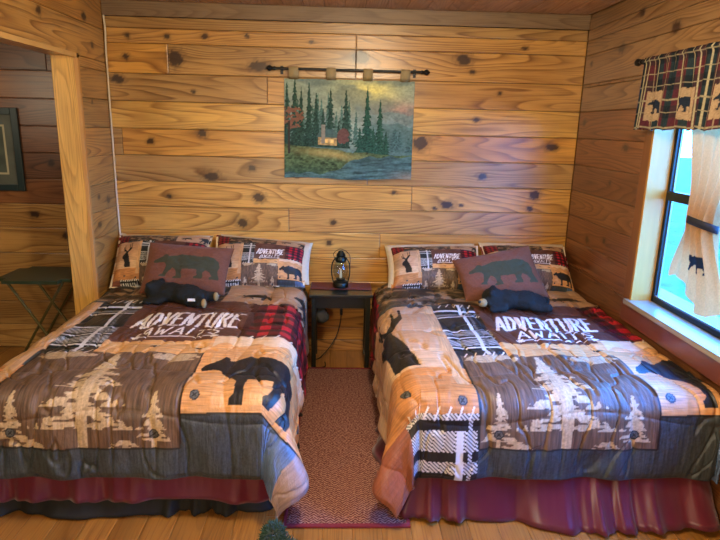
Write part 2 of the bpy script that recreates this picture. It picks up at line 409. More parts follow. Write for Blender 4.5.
# floor, ceiling, far walls
bl = []; x = XA; i = 0
while x < XR:
    x1 = min(x+.125, XR+.03); y = YF-.3*((i*37) % 5)/5
    while y < YB:
        y1 = min(y+1.25, YB); bl.append((max(y, YF), y1, x, x1, jit(S(156, 108, 48), .12))); y = y1
    x = x1 if x1 > x+.02 else XR+1; i += 1
bl = [b for b in bl if b[1]-b[0] > .05 and b[3]-b[2] > .02]
o = boards('floor', (0, 0, -.02), (0, 1, 0), (1, 0, 0), (0, 0, 1), bl, M['pine_floor'], .02, (), 9, gap=.0012, groove=.002); o['kind'] = 'structure'
bl = []; x = XA; i = 0
while x < XR-.01:
    x1 = min(x+.135, XR); c = 1.3+1.3*((i*53) % 7)/7
    for a, b in ((YF, c), (c, YB)): bl.append((a, b, x, x1, jit(S(182, 140, 104), .10)))
    x = x1; i += 1
bl = [b for b in bl if b[3]-b[2] > .02]
o = boards('ceiling', (0, 0, ZC+.02), (0, 1, 0), (1, 0, 0), (0, 0, -1), bl, M['pine_dull'], .02, (), 10); o['kind'] = 'structure'
bl = [(XA, XR, SEAM[i], SEAM[i+1], jit(G2)) for i in range(15)]
o = boards('wall_front', (0, YF-.02, 0), (1, 0, 0), (0, 0, 1), (0, 1, 0), bl, M['pine'], .02, (), 11); o['kind'] = 'structure'
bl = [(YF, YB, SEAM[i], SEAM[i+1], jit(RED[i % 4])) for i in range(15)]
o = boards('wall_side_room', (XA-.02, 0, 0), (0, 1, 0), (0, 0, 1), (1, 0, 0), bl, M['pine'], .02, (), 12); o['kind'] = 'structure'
mb = MB(); mb.box(XA-.15, XR+.13, YB+.052, YB+.15, -.1, ZC+.15); o = mb.build('wall_back_outer', flat_mat('outer_boarding', S(150, 120, 85), .7)); o['kind'] = 'structure'
mb = MB(); mb.box(XA-.15, XR+.13, YF-.15, YB+.051, ZC+.052, ZC+.15); o = mb.build('roof_slab', flat_mat('roof_deck', S(90, 70, 60), .8)); o['kind'] = 'structure'
mb = MB(); mb.box(XA-.15, XR+.054, YF-.15, YB+.051, -.15, -.052); o = mb.build('floor_slab', flat_mat('subfloor', S(90, 70, 50), .8)); o['kind'] = 'structure'
mb = MB(); mb.box(XA-.15, XR+.13, YF-.15, YF-.052, -.1, ZC+.05); o = mb.build('wall_front_outer', flat_mat('outer_boarding_front', S(150, 120, 85), .7)); o['kind'] = 'structure'
mb = MB(); mb.box(XA-.15, XA-.052, YF-.05, YB+.05, -.1, ZC+.05); o = mb.build('wall_side_room_outer', flat_mat('outer_boarding_side', S(150, 120, 85), .7)); o['kind'] = 'structure'
# window in the right wall
win = empty('window_1', (XR, (WY0+WY1)/2, WZ0), kind='structure')
mb = MB(); cz0, cz1 = .625, 2.03
mb.box(XR-.018, XR+.001, WY1, WY1+.09, WZ0, cz1, .002)
mb.box(XR-.018, XR+.001, WY0-.09, WY0, WZ0, cz1, .002)
mb.box(XR-.018, XR+.001, WY0, WY1, WZ1, cz1, .002)
mb.build('casing', flat_mat('brown_casing', S(120, 76, 44), .4, var=.2, scale=10, stretch=(6, 6, .7)), win)
MB().box(XR-.02, XR+.001, WY0-.09, WY1+.09, .60, WZ0-.025, .003).build('apron', flat_mat('red_brown_apron', S(112, 62, 46), .3, var=.2, scale=10, stretch=(6, .7, 6), coat=.4), win)
mb = MB(); jd = .122
mb.box(XR-.022, XR+jd, WY1-.012, WY1+.006, WZ0, WZ1, .001)
mb.box(XR-.022, XR+jd, WY0-.006, WY0+.012, WZ0, WZ1, .001)
mb.box(XR-.022, XR+jd, WY0, WY1, WZ1-.012, WZ1+.006, .001)
mb.build('jamb', M['jamb'], win)
MB().box(XR-.045, XR+jd+.03, WY0-.05, WY1+.03, WZ0-.025, WZ0+.004, .004).build('sill', M['sill'], win)
SX0, SX1 = XR+.092, XR+.120
mb = MB(); sy0, sy1 = WY0+.012, WY1-.012; sz0, sz1 = WZ0+.004, WZ1-.012; mr = 1.335
mb.box(SX0, SX1, sy1-.024, sy1, sz0, sz1, .002); mb.box(SX0, SX1, sy0, sy0+.024, sz0, sz1, .002)
mb.box(SX0, SX1, sy0, sy1, sz0, sz0+.03, .002); mb.box(SX0, SX1, sy0, sy1, sz1-.03, sz1, .002)
sash = mb.build('sash_frame', M['alu'], win)
mb = MB(); mb.box(SX0-.012, SX1, sy0+.02, sy1-.02, mr-.025, mr+.025, .002);
mb.build('meeting_rail', M['alu'], win)
mb = MB(); mb.box(SX1-.012, SX1-.002, sy1-.034, sy1-.024, sz0+.03, sz1, .001); mb.box(SX0+.006, SX0+.014, sy0, sy1, sz0+.03, sz0+.038, .001)
mb.build('track', M['alu_light'], win)
MB().box(SX1-.014, SX1-.010, sy0+.02, sy1-.02, sz0+.02, sz1-.02).build('glass', M['glass'], win)
# outdoors seen through the panes
V = np.array([(XR+.14, -14, -.6), (60, -14, -.6), (60, 60, -.6), (XR+.14, 60, -.6)])
o = mesh_obj('lawn', V, np.array([[0, 1, 2, 3]]), M['grass'], smooth=False); o['kind'] = 'structure'
MB().box(XR+.14, XR+3.15, -6, 12, -.62, -.57).build('path', M['concrete'])['kind'] = 'structure'
# ================================================================== PRINTS
def inpoly(x, y, P):
    P = np.asarray(P, float); r = np.zeros(x.shape, bool)
    x0, y0 = x.min(), y.min()
    bx = (x >= P[:, 0].min()) & (x <= P[:, 0].max()) & (y >= P[:, 1].min()) & (y <= P[:, 1].max())
    if not bx.any(): return r
    xs, ys = x[bx], y[bx]; q = np.zeros(xs.shape, bool); j = len(P)-1
    for i in range(len(P)):
        xi, yi = P[i]; xj, yj = P[j]
        if yi != yj:
            q ^= ((yi > ys) != (yj > ys)) & (xs < (xj-xi)*(ys-yi)/(yj-yi)+xi)
        j = i
    r[bx] = q; return r
def dseg(x, y, a, b):
    ax, ay = a; bx, by = b; dx, dy = bx-ax, by-ay; L = dx*dx+dy*dy+1e-12
    t = np.clip(((x-ax)*dx+(y-ay)*dy)/L, 0, 1)
    return np.hypot(x-ax-t*dx, y-ay-t*dy)
GL = {'A': [[(0, 0), (.36, 1), (.64, 0)], [(.1, .36), (.56, .30)]], 'D': [[(.05, 0), (.05, 1), (.36, .93), (.6, .55), (.4, .1), (.02, 0)]],
      'V': [[(0, 1), (.28, 0), (.62, 1)]], 'E': [[(.56, 1), (.02, .98), (.02, .02), (.58, 0)], [(.02, .52), (.42, .54)]],
      'N': [[(0, 0), (.04, 1), (.54, .02), (.58, 1)]], 'T': [[(0, .98), (.66, 1)], [(.32, 1), (.28, 0)]],
      'U': [[(0, 1), (.02, .25), (.18, 0), (.42, .02), (.56, .25), (.58, 1)]], 'R': [[(.02, 0), (.02, 1), (.4, .98), (.56, .76), (.4, .52), (.02, .48)], [(.24, .5), (.62, 0)]],
      'W': [[(0, 1), (.16, 0), (.35, .62), (.52, 0), (.72, 1)]], 'I': [[(.12, 0), (.12, 1)]], 'S': [[(.52, .86), (.32, 1), (.06, .86), (.12, .62), (.44, .42), (.52, .2), (.3, 0), (.02, .12)]]}
WID = {'I': .26, 'W': .76}
def text(C, x, y, s, x0, y0, W, H, col, sw, slant=.12, rise=0.0):
    n = sum(WID.get(c, .64)+.22 for c in s)-.22; k = W/n; cx = 0
    for c in s:
        for pl in GL[c]:
            for a, b in zip(pl[:-1], pl[1:]):
                f = lambda q: (x0+(cx+q[0])*k+q[1]*H*slant, y0+q[1]*H+rise*(cx+q[0])*k)
                A, B = f(a), f(b); bx = (x > min(A[0], B[0])-.03) & (x < max(A[0], B[0])+.03) & (y > min(A[1], B[1])-.03) & (y < max(A[1], B[1])+.03)
                idx = np.nonzero(bx)[0]
                if len(idx):
                    d = dseg(x[idx], y[idx], A, B); C[idx[d < sw]] = col
        cx += WID.get(c, .64)+.22
# silhouettes: walking bear facing -x (unit box 0..1.6 by 0..1), stag head facing -x
BEAR = [(0, .62), (.04, .70), (.14, .76), (.22, .84), (.28, .92), (.34, .90), (.37, .83), (.50, .88), (.66, .96), (.84, .93), (1.05, .90), (1.25, .92), (1.42, .86),
        (1.54, .72), (1.58, .54), (1.55, .38), (1.57, .22), (1.60, .10), (1.60, .02), (1.40, .0), (1.39, .06), (1.44, .14), (1.38, .28), (1.28, .36), (1.22, .24), (1.24, .10), (1.22, .02),
        (1.03, .02), (1.03, .08), (1.10, .14), (1.08, .36), (.92, .34), (.74, .36), (.72, .22), (.74, .10), (.74, .0), (.55, .0), (.55, .06), (.61, .10), (.58, .32), (.50, .40),
        (.42, .26), (.36, .12), (.37, .04), (.20, .06), (.22, .12), (.28, .16), (.34, .46), (.30, .58), (.20, .60), (.10, .58), (.02, .58)]
STAG = [(.30, 0), (.26, .18), (.18, .30), (.04, .36), (0, .42), (.06, .50), (.18, .54), (.26, .60), (.20, .66), (.10, .66), (.02, .74), (.0, .86), (.05, .84), (.07, .76), (.13, .73), (.14, .92), (.18, .94),
        (.19, .75), (.28, .70), (.33, .66), (.42, .70), (.50, .78), (.50, .98), (.55, .97), (.56, .80), (.66, .84), (.68, 1.0), (.73, .99), (.72, .78), (.58, .68), (.44, .60), (.46, .54), (.60, .40), (.74, .18), (.80, 0)]
def shape(C, x, y, P, x0, y0, sx, sy, col, flip=False, rot=0.0):
    P = np.array(P, float)
    if flip: P[:, 0] = P[:, 0].max()-P[:, 0]
    Q = np.stack([P[:, 0]*sx, P[:, 1]*sy], 1); c, s = math.cos(rot), math.sin(rot)
    Q = np.stack([Q[:, 0]*c-Q[:, 1]*s+x0, Q[:, 0]*s+Q[:, 1]*c+y0], 1)
    m = inpoly(x, y, Q); C[m] = col if np.ndim(col) == 1 else col[m]
BEAR2 = [q for q in BEAR[:39]]+[(.58, .32), (.50, .40), (.40, .46), (.34, .52), (.30, .58)]+BEAR[-3:]
def tree(C, x, y, cx, y0, h, w, col, tiers=5, sd=0):
    """pale fir: ragged tiers over a short stem"""
    t = (y-y0)/h; m = (t > 0) & (t < 1) & (np.abs(x-cx) < w*1.1)
    k = np.clip(t, 0, .999)*tiers; f = k-np.floor(k); lev = np.floor(k)
    prof = w*(1-lev/tiers)*(1.0-.72*f)*(1-.25*t)
    prof = prof*(.80+.45*vn(x*60, lev*7+np.sign(x-cx)*3, sd))-.012*(vn(x*90, y*90, sd)-.5)
    gap = vn(x*26, y*105, sd+3)
    mm = m & (np.abs(x-cx) < prof) & ~((gap > .64) & (np.abs(x-cx) > w*.12))
    mm |= (y < y0+.02*h) & (y > y0-.16*h) & (np.abs(x-cx) < w*.11)
    C[mm] = (col if np.ndim(col) == 1 else col[mm])
def quilt_print(p, v):
    """colour of the patchwork design; p across (0 = mattress edge by the stag patch), v from the foot edge up to the pillows"""
    sh = p.shape; p = p.ravel(); v = v.ravel(); n = len(p)
    wob = .006*(vn(p*9, v*9, 5)-.5); P = p+wob; Q = v+.006*(vn(p*9+50, v*9, 6)-.5)
    fine = fbm(p*260, v*14, 1, 2)[:, None]-.5; finex = fbm(p*14, v*260, 2, 2)[:, None]-.5; blot = fbm(p*7, v*7, 3, 3)[:, None]-.5
    weave = fbm(p*160, v*160, 4, 2)[:, None]-.5
    denim = S(60, 70, 74)*(1+1.1*fine+.5*blot+.7*weave); camo = S(84, 70, 54)*(1+1.0*blot+.5*weave)
    C = denim.copy()
    def put(m, c): C[m] = c[m] if np.ndim(c) == 2 else c
    # head band: dark leaf pattern, red check corner, tan patch with bears
    lf = fbm(p*13+3*vn(p*4, v*4, 8), v*22, 9, 3)
    head = np.where((lf > .56)[:, None], S(150, 124, 94), np.where((lf < .42)[:, None], S(46, 40, 32), camo))
    put(Q > 1.27, head)
    def check(a, b, s=.062, hi=S(186, 34, 48), mid=S(92, 20, 30), lo=S(30, 20, 24)):
        i = (np.floor(a/s) % 2).astype(int); j = (np.floor(b/s) % 2).astype(int); k = i+j
        return np.where((k == 2)[:, None], lo, np.where((k == 1)[:, None], mid, hi))*(1+.6*weave)
    put((Q > 1.10) & (P < -.06), check(p, v, .045, S(150, 30, 42), S(96, 22, 32), S(44, 22, 26)))
    tan = S(182, 146, 110)*(1+.7*finex+.5*blot)
    put((Q > 1.25) & (Q < 1.66) & (P > .98), tan)
    shape(C, p, v, BEAR, 1.06, 1.36, .14, .10, S(40, 36, 30), rot=.1); shape(C, p, v, BEAR, 1.40, 1.30, .22, .24, S(26, 30, 28), rot=-.1)
    # stag column on the left
    put((P < .23) & (Q > .55) & (Q <= 1.22), S(186, 148, 112)*(1+.5*finex+.5*blot))
    shape(C, p, v, [(b, a) for a, b in STAG], -.30, .60, .40, .62, S(22, 22, 22)) if False else None
    pale = S(206, 170, 130)*(1+.7*finex+.3*blot)
    put((P < .23) & (Q > .30) & (Q <= .55), pale)
    wood = S(190, 130, 76)*(1+.9*finex+.6*blot)
    put((P < .29) & (Q > -.03) & (Q <= .30), wood)
    shape(C, p, v, STAG, -.13, .33, .27, .84, S(24, 24, 24))
    put((P >= .215) & (P < .275) & (Q > .12) & (Q < 1.24), S(196, 156, 112)*(1+.7*fine))
    # black and white tartan
    m = (P >= .275) & (P < .53) & (Q > .45) & (Q <= 1.27); pl = S(30, 36, 36)*(1+.6*weave)
    W = S(206, 208, 204); G = S(120, 126, 124)
    hat = (((p+v)*90) % 1 < .5)
    for a, b, c in ((1.15, 1.17, W), (1.07, 1.10, G), (1.035, 1.05, W), (.72, .80, None), (.82, .835, W), (.68, .695, W), (.58, .66, None), (.55, .565, W)):
        mm = (Q > a) & (Q < b)
        if c is None: pl[mm & hat] = W*.75
        else: pl[mm] = c
    mm = (P > .428) & (P < .448); pl[mm] = W*(1+.3*weave[mm]); mm = (P > .46) & (P < .475) & hat; pl[mm] = G
    put(m, pl)
    # lettered brown patch with a plank edge
    put((P >= .53) & (P < 1.20) & (Q > .62) & (Q <= 1.27), S(92, 58, 45)*(1+.6*finex+.6*blot))
    put((P >= .44) & (P < 1.08) & (Q > .45) & (Q <= .62) & ~m, S(208, 160, 104)*(1+.7*finex+.3*blot))
    for q in (.50, .80, 1.02): C[((p-q)/.026)**2+((v-.535)/.013)**2 < 1] = S(52, 42, 36)
    T = S(236, 230, 222)
    text(C, p, v, 'ADVENTURE', .585, .83, .565, .20, T, .0098, .10, .02)
    text(C, p, v, 'AWAITS', .66, .692, .42, .105, T, .0062, .12, .02)
    for a, b in (((.64, .665), (1.08, .672)), ((1.08, .672), (1.05, .688)), ((1.08, .672), (1.05, .656)), ((.64, .665), (.66, .680)), ((.655, .665), (.675, .680)), ((.64, .665), (.66, .650)), ((.655, .665), (.675, .650))):
        C[dseg(p, v, a, b) < .005] = T
    # red and black check
    put((P >= 1.20) & (Q > .66) & (Q <= 1.26), check(p, v, .058))
    put((P < 1.20+.02) & (P >= 1.185) & (Q > .66) & (Q <= 1.26), S(60, 24, 26))
    # fir patch
    tr = S(100, 79, 62)*(1+1.5*fine+.35*blot)
    put((P >= .29) & (P < 1.06) & (Q > -.185) & (Q <= .45), tr)
    TC = S(192, 170, 136)*(1+.7*weave+.4*fine)
    keep = (P >= .295) & (P < 1.055) & (Q > -.18) & (Q <= .45); C0 = C.copy()
    tree(C, p, v, .665, -.10, .53, .20, TC, 6, 2); tree(C, p, v, .955, -.15, .20, .085, TC, 4, 5); tree(C, p, v, .375, -.15, .20, .085, TC, 4, 8)
    for a, b, c, d in ((.43, .405, .13, .035), (.93, .41, .12, .035), (.40, .36, .05, .015), (.97, .37, .06, .015)):
        mm = (((p-a)/c)**2+((v-b)/d)**2+.9*(vn(p*40, v*60, 3)-.5) < 1); C[mm] = TC[mm]*.9
    for a in (.45, .84):
        tree(C, p, v, a, -.195, .05, .10, TC*.92, 1, 6)
    C[~keep & (C != C0).any(1)] = C0[~keep & (C != C0).any(1)]
    # bear patch
    put((P >= 1.06) & (Q > -.035) & (Q <= .66), S(206, 152, 96)*(1+.9*finex+.5*blot))
    sc = (Q > .56+.02*np.sin(p*40)) & (Q <= .66) & (P > 1.08); put(sc, S(222, 190, 150)*(1+.5*finex))
    keep = (P >= 1.065) & (Q > -.03) & (Q <= .58); C0 = C.copy()
    shape(C, p, v, BEAR2, 1.08, .0, .315, .44, S(28, 30, 32), rot=-.02)
    C[~keep] = C0[~keep]
    C[(np.abs(P-1.06) < .004) & (Q < .45) & (Q > -.185)] = S(40, 32, 28)
    # lower right: grey denim, blue denim, pinkish panel
    lo = (Q <= -.035)
    put(lo & (P > 1.43) & (P < 1.67), S(84, 108, 140)*(1+.9*fine+.4*blot)); put(lo & (P >= 1.67), S(158, 138, 132)*(1+.6*fine+.5*blot))
    # zigzag corner, reddish panel
    zm = (P < .29) & (P >= -.12) & (Q <= -.03); zz = np.tile(S(28, 28, 30), (n, 1))
    st = ((v*1.0+.55*np.abs(((p*7) % 1)-.5)*.0+p*.9)*60 % 1) < .5
    for a, b in ((-.055, -.03), (-.19, -.10), (-.29, -.235), (-.37, -.33)):
        zz[(Q > a) & (Q < b) & st] = S(224, 222, 214)
    zz[(P > .195) & (P < .228) & ((Q < -.10))] = S(210, 216, 222); zz[(P > .245) & (P < .262) & st] = S(210, 216, 222)
    put(zm, zz); put((P < -.12) & (Q <= -.03), S(142, 86, 66)*(1+.5*finex+.4*blot))
    # printed stitches and buttons
    for (x0, x1, yy, k) in ((.30, .53, 1.245, 5), (.30, .53, .455, 5), (-.11, .28, -.03, 8), (1.22, 1.9, .665, 10)):
        for i in range(k):
            a = x0+(x1-x0)*(i+.3)/k; C[dseg(p, v, (a, yy-.022), (a+.02, yy+.022)) < .0038] = S(222, 214, 200)
    for (a, b) in ((1.115, .035), (.955, -.12), (.375, -.12), (.22, .02), (-.02, .08), (1.75, .3)):
        r = np.hypot(p-a, v-b); C[r < .019] = S(92, 94, 92); C[(np.abs(r-.018) < .003)] = S(40, 44, 46)
        for e in ((1, 1), (1, -1)):
            C[dseg(p, v, (a-.007*e[0], b-.007*e[1]), (a+.007*e[0], b+.007*e[1])) < .0025] = S(28, 30, 30)
    seam = np.minimum.reduce([np.where((Q < .45) & (Q > -.185), np.abs(P-.29), 9), np.where((P > .29) & (P < 1.06), np.abs(Q+.185), 9), np.where(P > 1.06, np.abs(Q+.035), 9)])
    C[seam < .0045] = S(34, 36, 34)
    return np.clip(C, .004, .95).reshape(sh+(3,))

# ================================================================== BEDS
ZM = .565     # top of the bed clothes on the mattress
def ruffle(name, path, z0, z1, amp, flare, seed, mat, parent, hemwave=.02, freq=11):
    """gathered bed skirt hanging along a plan path; outward = right of travel"""
    P = [Vector((*q, 0)) for q in path]; pts = []; 
    dense = []
    for a, b in zip(P[:-1], P[1:]):
        k = max(2, int((b-a).length/.012))
        dense += [a.lerp(b, i/k) for i in range(k)]
    dense.append(P[-1]); n = len(dense); L = 0; s = [0]
    for a, b in zip(dense[:-1], dense[1:]): L += (b-a).length; s.append(L)
    s = np.array(s); X = np.array([[q.x, q.y] for q in dense])
    T = np.gradient(X, axis=0); 
    for _ in range(8): T[1:-1] = (T[:-2]+T[1:-1]*2+T[2:])/4
    T /= np.linalg.norm(T, axis=1)[:, None]; Nn = np.stack([T[:, 1], -T[:, 0]], 1)
    nz = 16; V = []
    ph = s*freq+2.2*vn(s*2.4, 0, seed)*3
    fold = np.sin(ph*2*math.pi*.33)+.45*np.sin(ph*2*math.pi*.81+1)
    gat = np.sin(s*2*math.pi*28)
    big = vn(s*3.1, 4, seed)
    for k in range(nz):
        t = k/(nz-1); z = z0+(z1-z0)*t
        off = .004*gat*(1-t)+(amp*fold*t**1.3+flare*t**2.4*(.55+.9*big)*(.3+.7*ss(.7, 1.5, s) if flare > .05 else 1))
        zz = z+hemwave*t*(vn(s*4, 9, seed)-.3+.25*np.sin(ph*2*math.pi*.33+.6))
        q = X+Nn*off[:, None]; q[:, 0] = np.minimum(q[:, 0], XR-.025); V.append(np.column_stack([q, np.maximum(zz, .004)]))
    V = np.stack(V, 1).reshape(-1, 3)
    o = mesh_obj(name, V, grid_faces(n, nz), mat, parent)
    sm = o.modifiers.new('cloth', 'SOLIDIFY'); sm.thickness = .003
    return o
def make_bed(x0, x1, label, skirt_path, hem, amp, flare, seed, shade_gap):
    cx = (x0+x1)/2; yf, yh = 2.225, 4.10
    t = empty('bed', (cx, (yf+yh)/2, 0), label, 'bed', 'full-size beds side by side')
    MB().box(x0+.04, x1-.04, yf+.04, yh, .33, ZM-.036, .07, 5).build('mattress', M['mattress'], t, True)
    MB().box(x0+.04, x1-.04, yf+.05, yh, .10, .33, .015).build('box_spring', M['mattress'], t)
    mb = MB()
    if shade_gap: mb.box(x0+.02, x1-.02, yf+.035, yh-.05, .0, .10, .005)
    else: mb.box(x0+.06, x1-.06, yf+.08, yh-.08, .0, .10, .005)
    mb.build('bed_base', M['underbed_shade'], t)
    sk = ruffle('bed_skirt', skirt_path, .335, hem, amp, flare, seed, M['maroon'], t)
    if shade_gap:
        ruffle('underbed_shade', [(a+(.035 if a < cx else -.035), b+.035) for a, b in skirt_path], .2, .006, .022, .045, seed+3, M['underbed_shade'], t, .0, 7)  # black ruffle shaped to stand for the shaded gap below the skirt
    return t
LX0, LX1 = -1.555, -.22
RX0, RX1 = .315, 1.632
yf = 2.218
bedL = make_bed(LX0, LX1, 'bed with short maroon skirt over a black strip of underbed shade, beside the doorway post', [(LX0, 3.6), (LX0, yf+.05), (LX0+.03, yf+.01), (LX0+.06, yf), (LX1-.07, yf), (LX1-.045, yf+.01), (LX1-.02, yf+.06), (LX1-.02, 4.05)], .085, .014, .022, 3, True)
bedR = make_bed(RX0, RX1, 'bed with full-length maroon satin skirt, under the window', [(RX0, 4.05), (RX0, yf+.05), (RX0+.03, yf+.01), (RX0+.06, yf), (RX1-.05, yf), (RX1-.01, yf+.012), (RX1+.004, yf+.03)][::1], .010, .018, .10, 8, False)

def drape(cx0, cx1, p_off, pmin, pmax, vmin, vmax, seed, xlo, xhi, wall_lo_y, res=.0042, ccut=.04, side=.05, warp=.32):
    """a padded sheet laid over the mattress: returns vertex grid, p, v"""
    nu = int((pmax-pmin)/res)+1; nv = int((vmax-vmin)/res)+1
    p, v = np.meshgrid(np.linspace(pmin, pmax, nu), np.linspace(vmin, vmax, nv), indexing='ij')
    X = p+p_off; Y = v+2.2; r0 = .105
    ix0, ix1, iy = cx0+r0, cx1-r0, 2.2+r0-.01
    ex = np.where(X < ix0, X-ix0, np.where(X > ix1, X-ix1, 0.)); ey = np.where(Y < iy, Y-iy, 0.)
    kc = 1-ccut*np.sin(2*np.arctan2(np.abs(ey), np.abs(ex)+1e-9))**2*(np.abs(ex) > 1e-6); ex = ex*kc; ey = ey*kc
    d = np.hypot(ex, ey)+1e-9; th = np.arctan2(np.abs(ey), np.abs(ex)+1e-9)
    corner = np.sin(2*th)**2*(np.abs(ex) > 1e-6)*(np.abs(ey) > 1e-6)
    arc = r0*math.pi/2; q = np.clip(d-arc, 0, None)
    fl = .05+(side-.05)*np.cos(th)**2*(np.abs(ex) > 1e-6)+.14*corner+.05*(vn(X*3, Y*3, seed)-.5)
    h = np.where(d < arc, r0*np.sin(d/r0), r0+q*fl); z = np.where(d < arc, r0*(1-np.cos(d/r0)), r0+q*np.sqrt(1-fl**2))
    bx = np.clip(X, ix0, ix1); by = np.maximum(Y, iy); ph = th+warp*np.sin(2*th)**2*(np.abs(ex) > 1e-6)*(np.abs(ey) > 1e-6)
    dx, dy = np.sign(ex)*np.cos(ph)*(np.abs(ex) > 1e-9), np.sign(ey)*np.sin(ph)
    bulge = ss(.10, .5, d)*np.exp(-((th-.42)/.24)**2)*(np.abs(ey) > 1e-6)*.095; h = h+bulge
    PX = bx+dx*h; PY = by+dy*h; PZ = ZM-z
    # surface normal approximated from the roll
    a = np.clip(d/r0, 0, math.pi/2); nx, ny, nz = dx*np.sin(a), dy*np.sin(a), np.cos(a)
    # padding: stitched cells and soft creases
    cell = np.abs(np.sin(math.pi*(p+.03*np.sin(v*7))/.31))*np.abs(np.sin(math.pi*(v+.05+.03*np.sin(p*6))/.30))
    puff = .016*cell**.45
    cr = fbm(p*7+1.6*vn(p*2, v*2, seed), v*2.6, seed+1, 3); cr = np.abs(cr-.5)
    puff += -.010*np.exp(-(cr/.018)**2)+.020*(fbm(p*3, v*3, seed+2, 2)-.5)
    fine = fbm(p*34+2.5*vn(p*5, v*5, seed+6), v*8, seed+4, 3)-.5
    puff += .0056*fine
    puff *= ss(0, .03, p-pmin)*ss(0, .03, pmax-p)*ss(0, .03, v-vmin)*.9+.1
    drop = np.clip((d-arc)/.25, 0, 1)
    rip = np.sin((X+Y*.0)*2*math.pi/.36+seed)+.6*np.sin(X*2*math.pi/.21+2*seed)
    ripy = np.sin(Y*2*math.pi/.42+seed)+.5*np.sin(Y*2*math.pi/.27+seed*3)
    puff += .010*drop*np.where(np.abs(ey) > np.abs(ex), rip, ripy)
    PX = PX+nx*puff; PY = PY+ny*puff; PZ = PZ+nz*puff
    PZ = np.maximum(PZ, .012+.02*vn(X*9, Y*9, seed))
    k = ss(3.45, 3.62, PY) if wall_lo_y else 0
    if wall_lo_y: PX = np.where(PX < xlo, PX*(1-k)+xlo*k, PX)
    if wall_lo_y: kk = ss(3.45, 3.7, PY); PX = np.where(PX > -.212, PX*(1-kk)-.212*kk, PX)
    if xhi is not None: PX = np.minimum(PX, xhi-.004*vn(Y*6, Z0(PZ)*6, 3))
    return np.stack([PX, PY, PZ], -1), p, v
def Z0(z): return z
def comforter(label, cx0, cx1, p_off, pmin, pmax, seed, xlo, xhi, wl, creases=(), ccut=.04, side=.05, warp=.32):
    V, p, v = drape(cx0, cx1, p_off, pmin, pmax, -.325, 1.80, seed, xlo, xhi, wl, ccut=ccut, side=side, warp=warp)
    for (pa, va, pb, vb, dep) in creases:      # long gathered stitch lines
        dd = dseg(p, v, (pa, va), (pb, vb)); side = .004*np.exp(-(dd/.035)**2)
        V[..., 2] += -dep*np.exp(-(dd/.009)**2)+side
    C = quilt_print(p, v)
    o = mesh_obj('comforter', V.reshape(-1, 3), grid_faces(*p.shape), M['quilt'], None, True, {'print': ('FLOAT_COLOR', C.reshape(-1, 3))}, loc=((cx0+cx1)/2, 3.1, ZM))
    sm = o.modifiers.new('padding', 'SOLIDIFY'); sm.thickness = .014; sm.offset = -1
    return tag(o, label, 'comforter', 'patchwork comforters with bears, firs and checks')
comforter('patchwork lodge comforter on bed by the doorway post, its corner drooping onto the rug', LX0, LX1, -1.70, -.27, 1.80, 2, XL+.006, None, True, side=.13)
comforter('patchwork lodge comforter on bed under the window, zigzag corner hanging by the rug', RX0-.055, 1.715, 0.31, -.43, 1.52, 5, None, XR-.026, False,
          [(.50, 1.1, .56, .12, .010), (.72, 1.0, .80, .05, .011), (.98, .95, 1.05, .05, .010), (1.20, 1.0, 1.36, .1, .008)], .12, .07, .36)
# white sheet hanging out from under the comforter on the window bed
yy = np.linspace(2.95, 3.62, 70); zz = np.linspace(.40, .14, 24); A, B = np.meshgrid(yy, zz, indexing='ij')
K = (.40-B)/.26
Xs = RX0-.030-.045*K*(.55+.45*np.sin(A*8+1))-.022*np.sin(A*31+2*np.sin(A*7))*K-.006*np.sin(A*70)*K
Zs = B+.05*np.sin(A*6.5+1.2)*K-.05*ss(3.45, 3.05, A)*K+.012*np.sin(A*31+1)*K
o = mesh_obj('bed_sheet', np.stack([Xs, A+.015*np.sin(B*14)*K, Zs], -1).reshape(-1, 3), grid_faces(*A.shape), M['white_cloth'], loc=(RX0, 3.3, .3))
o.modifiers.new('cloth', 'SOLIDIFY').thickness = .002
tag(o, 'white bed sheet edge hanging beside the nightstand below the comforter of the window bed', 'bed sheet')

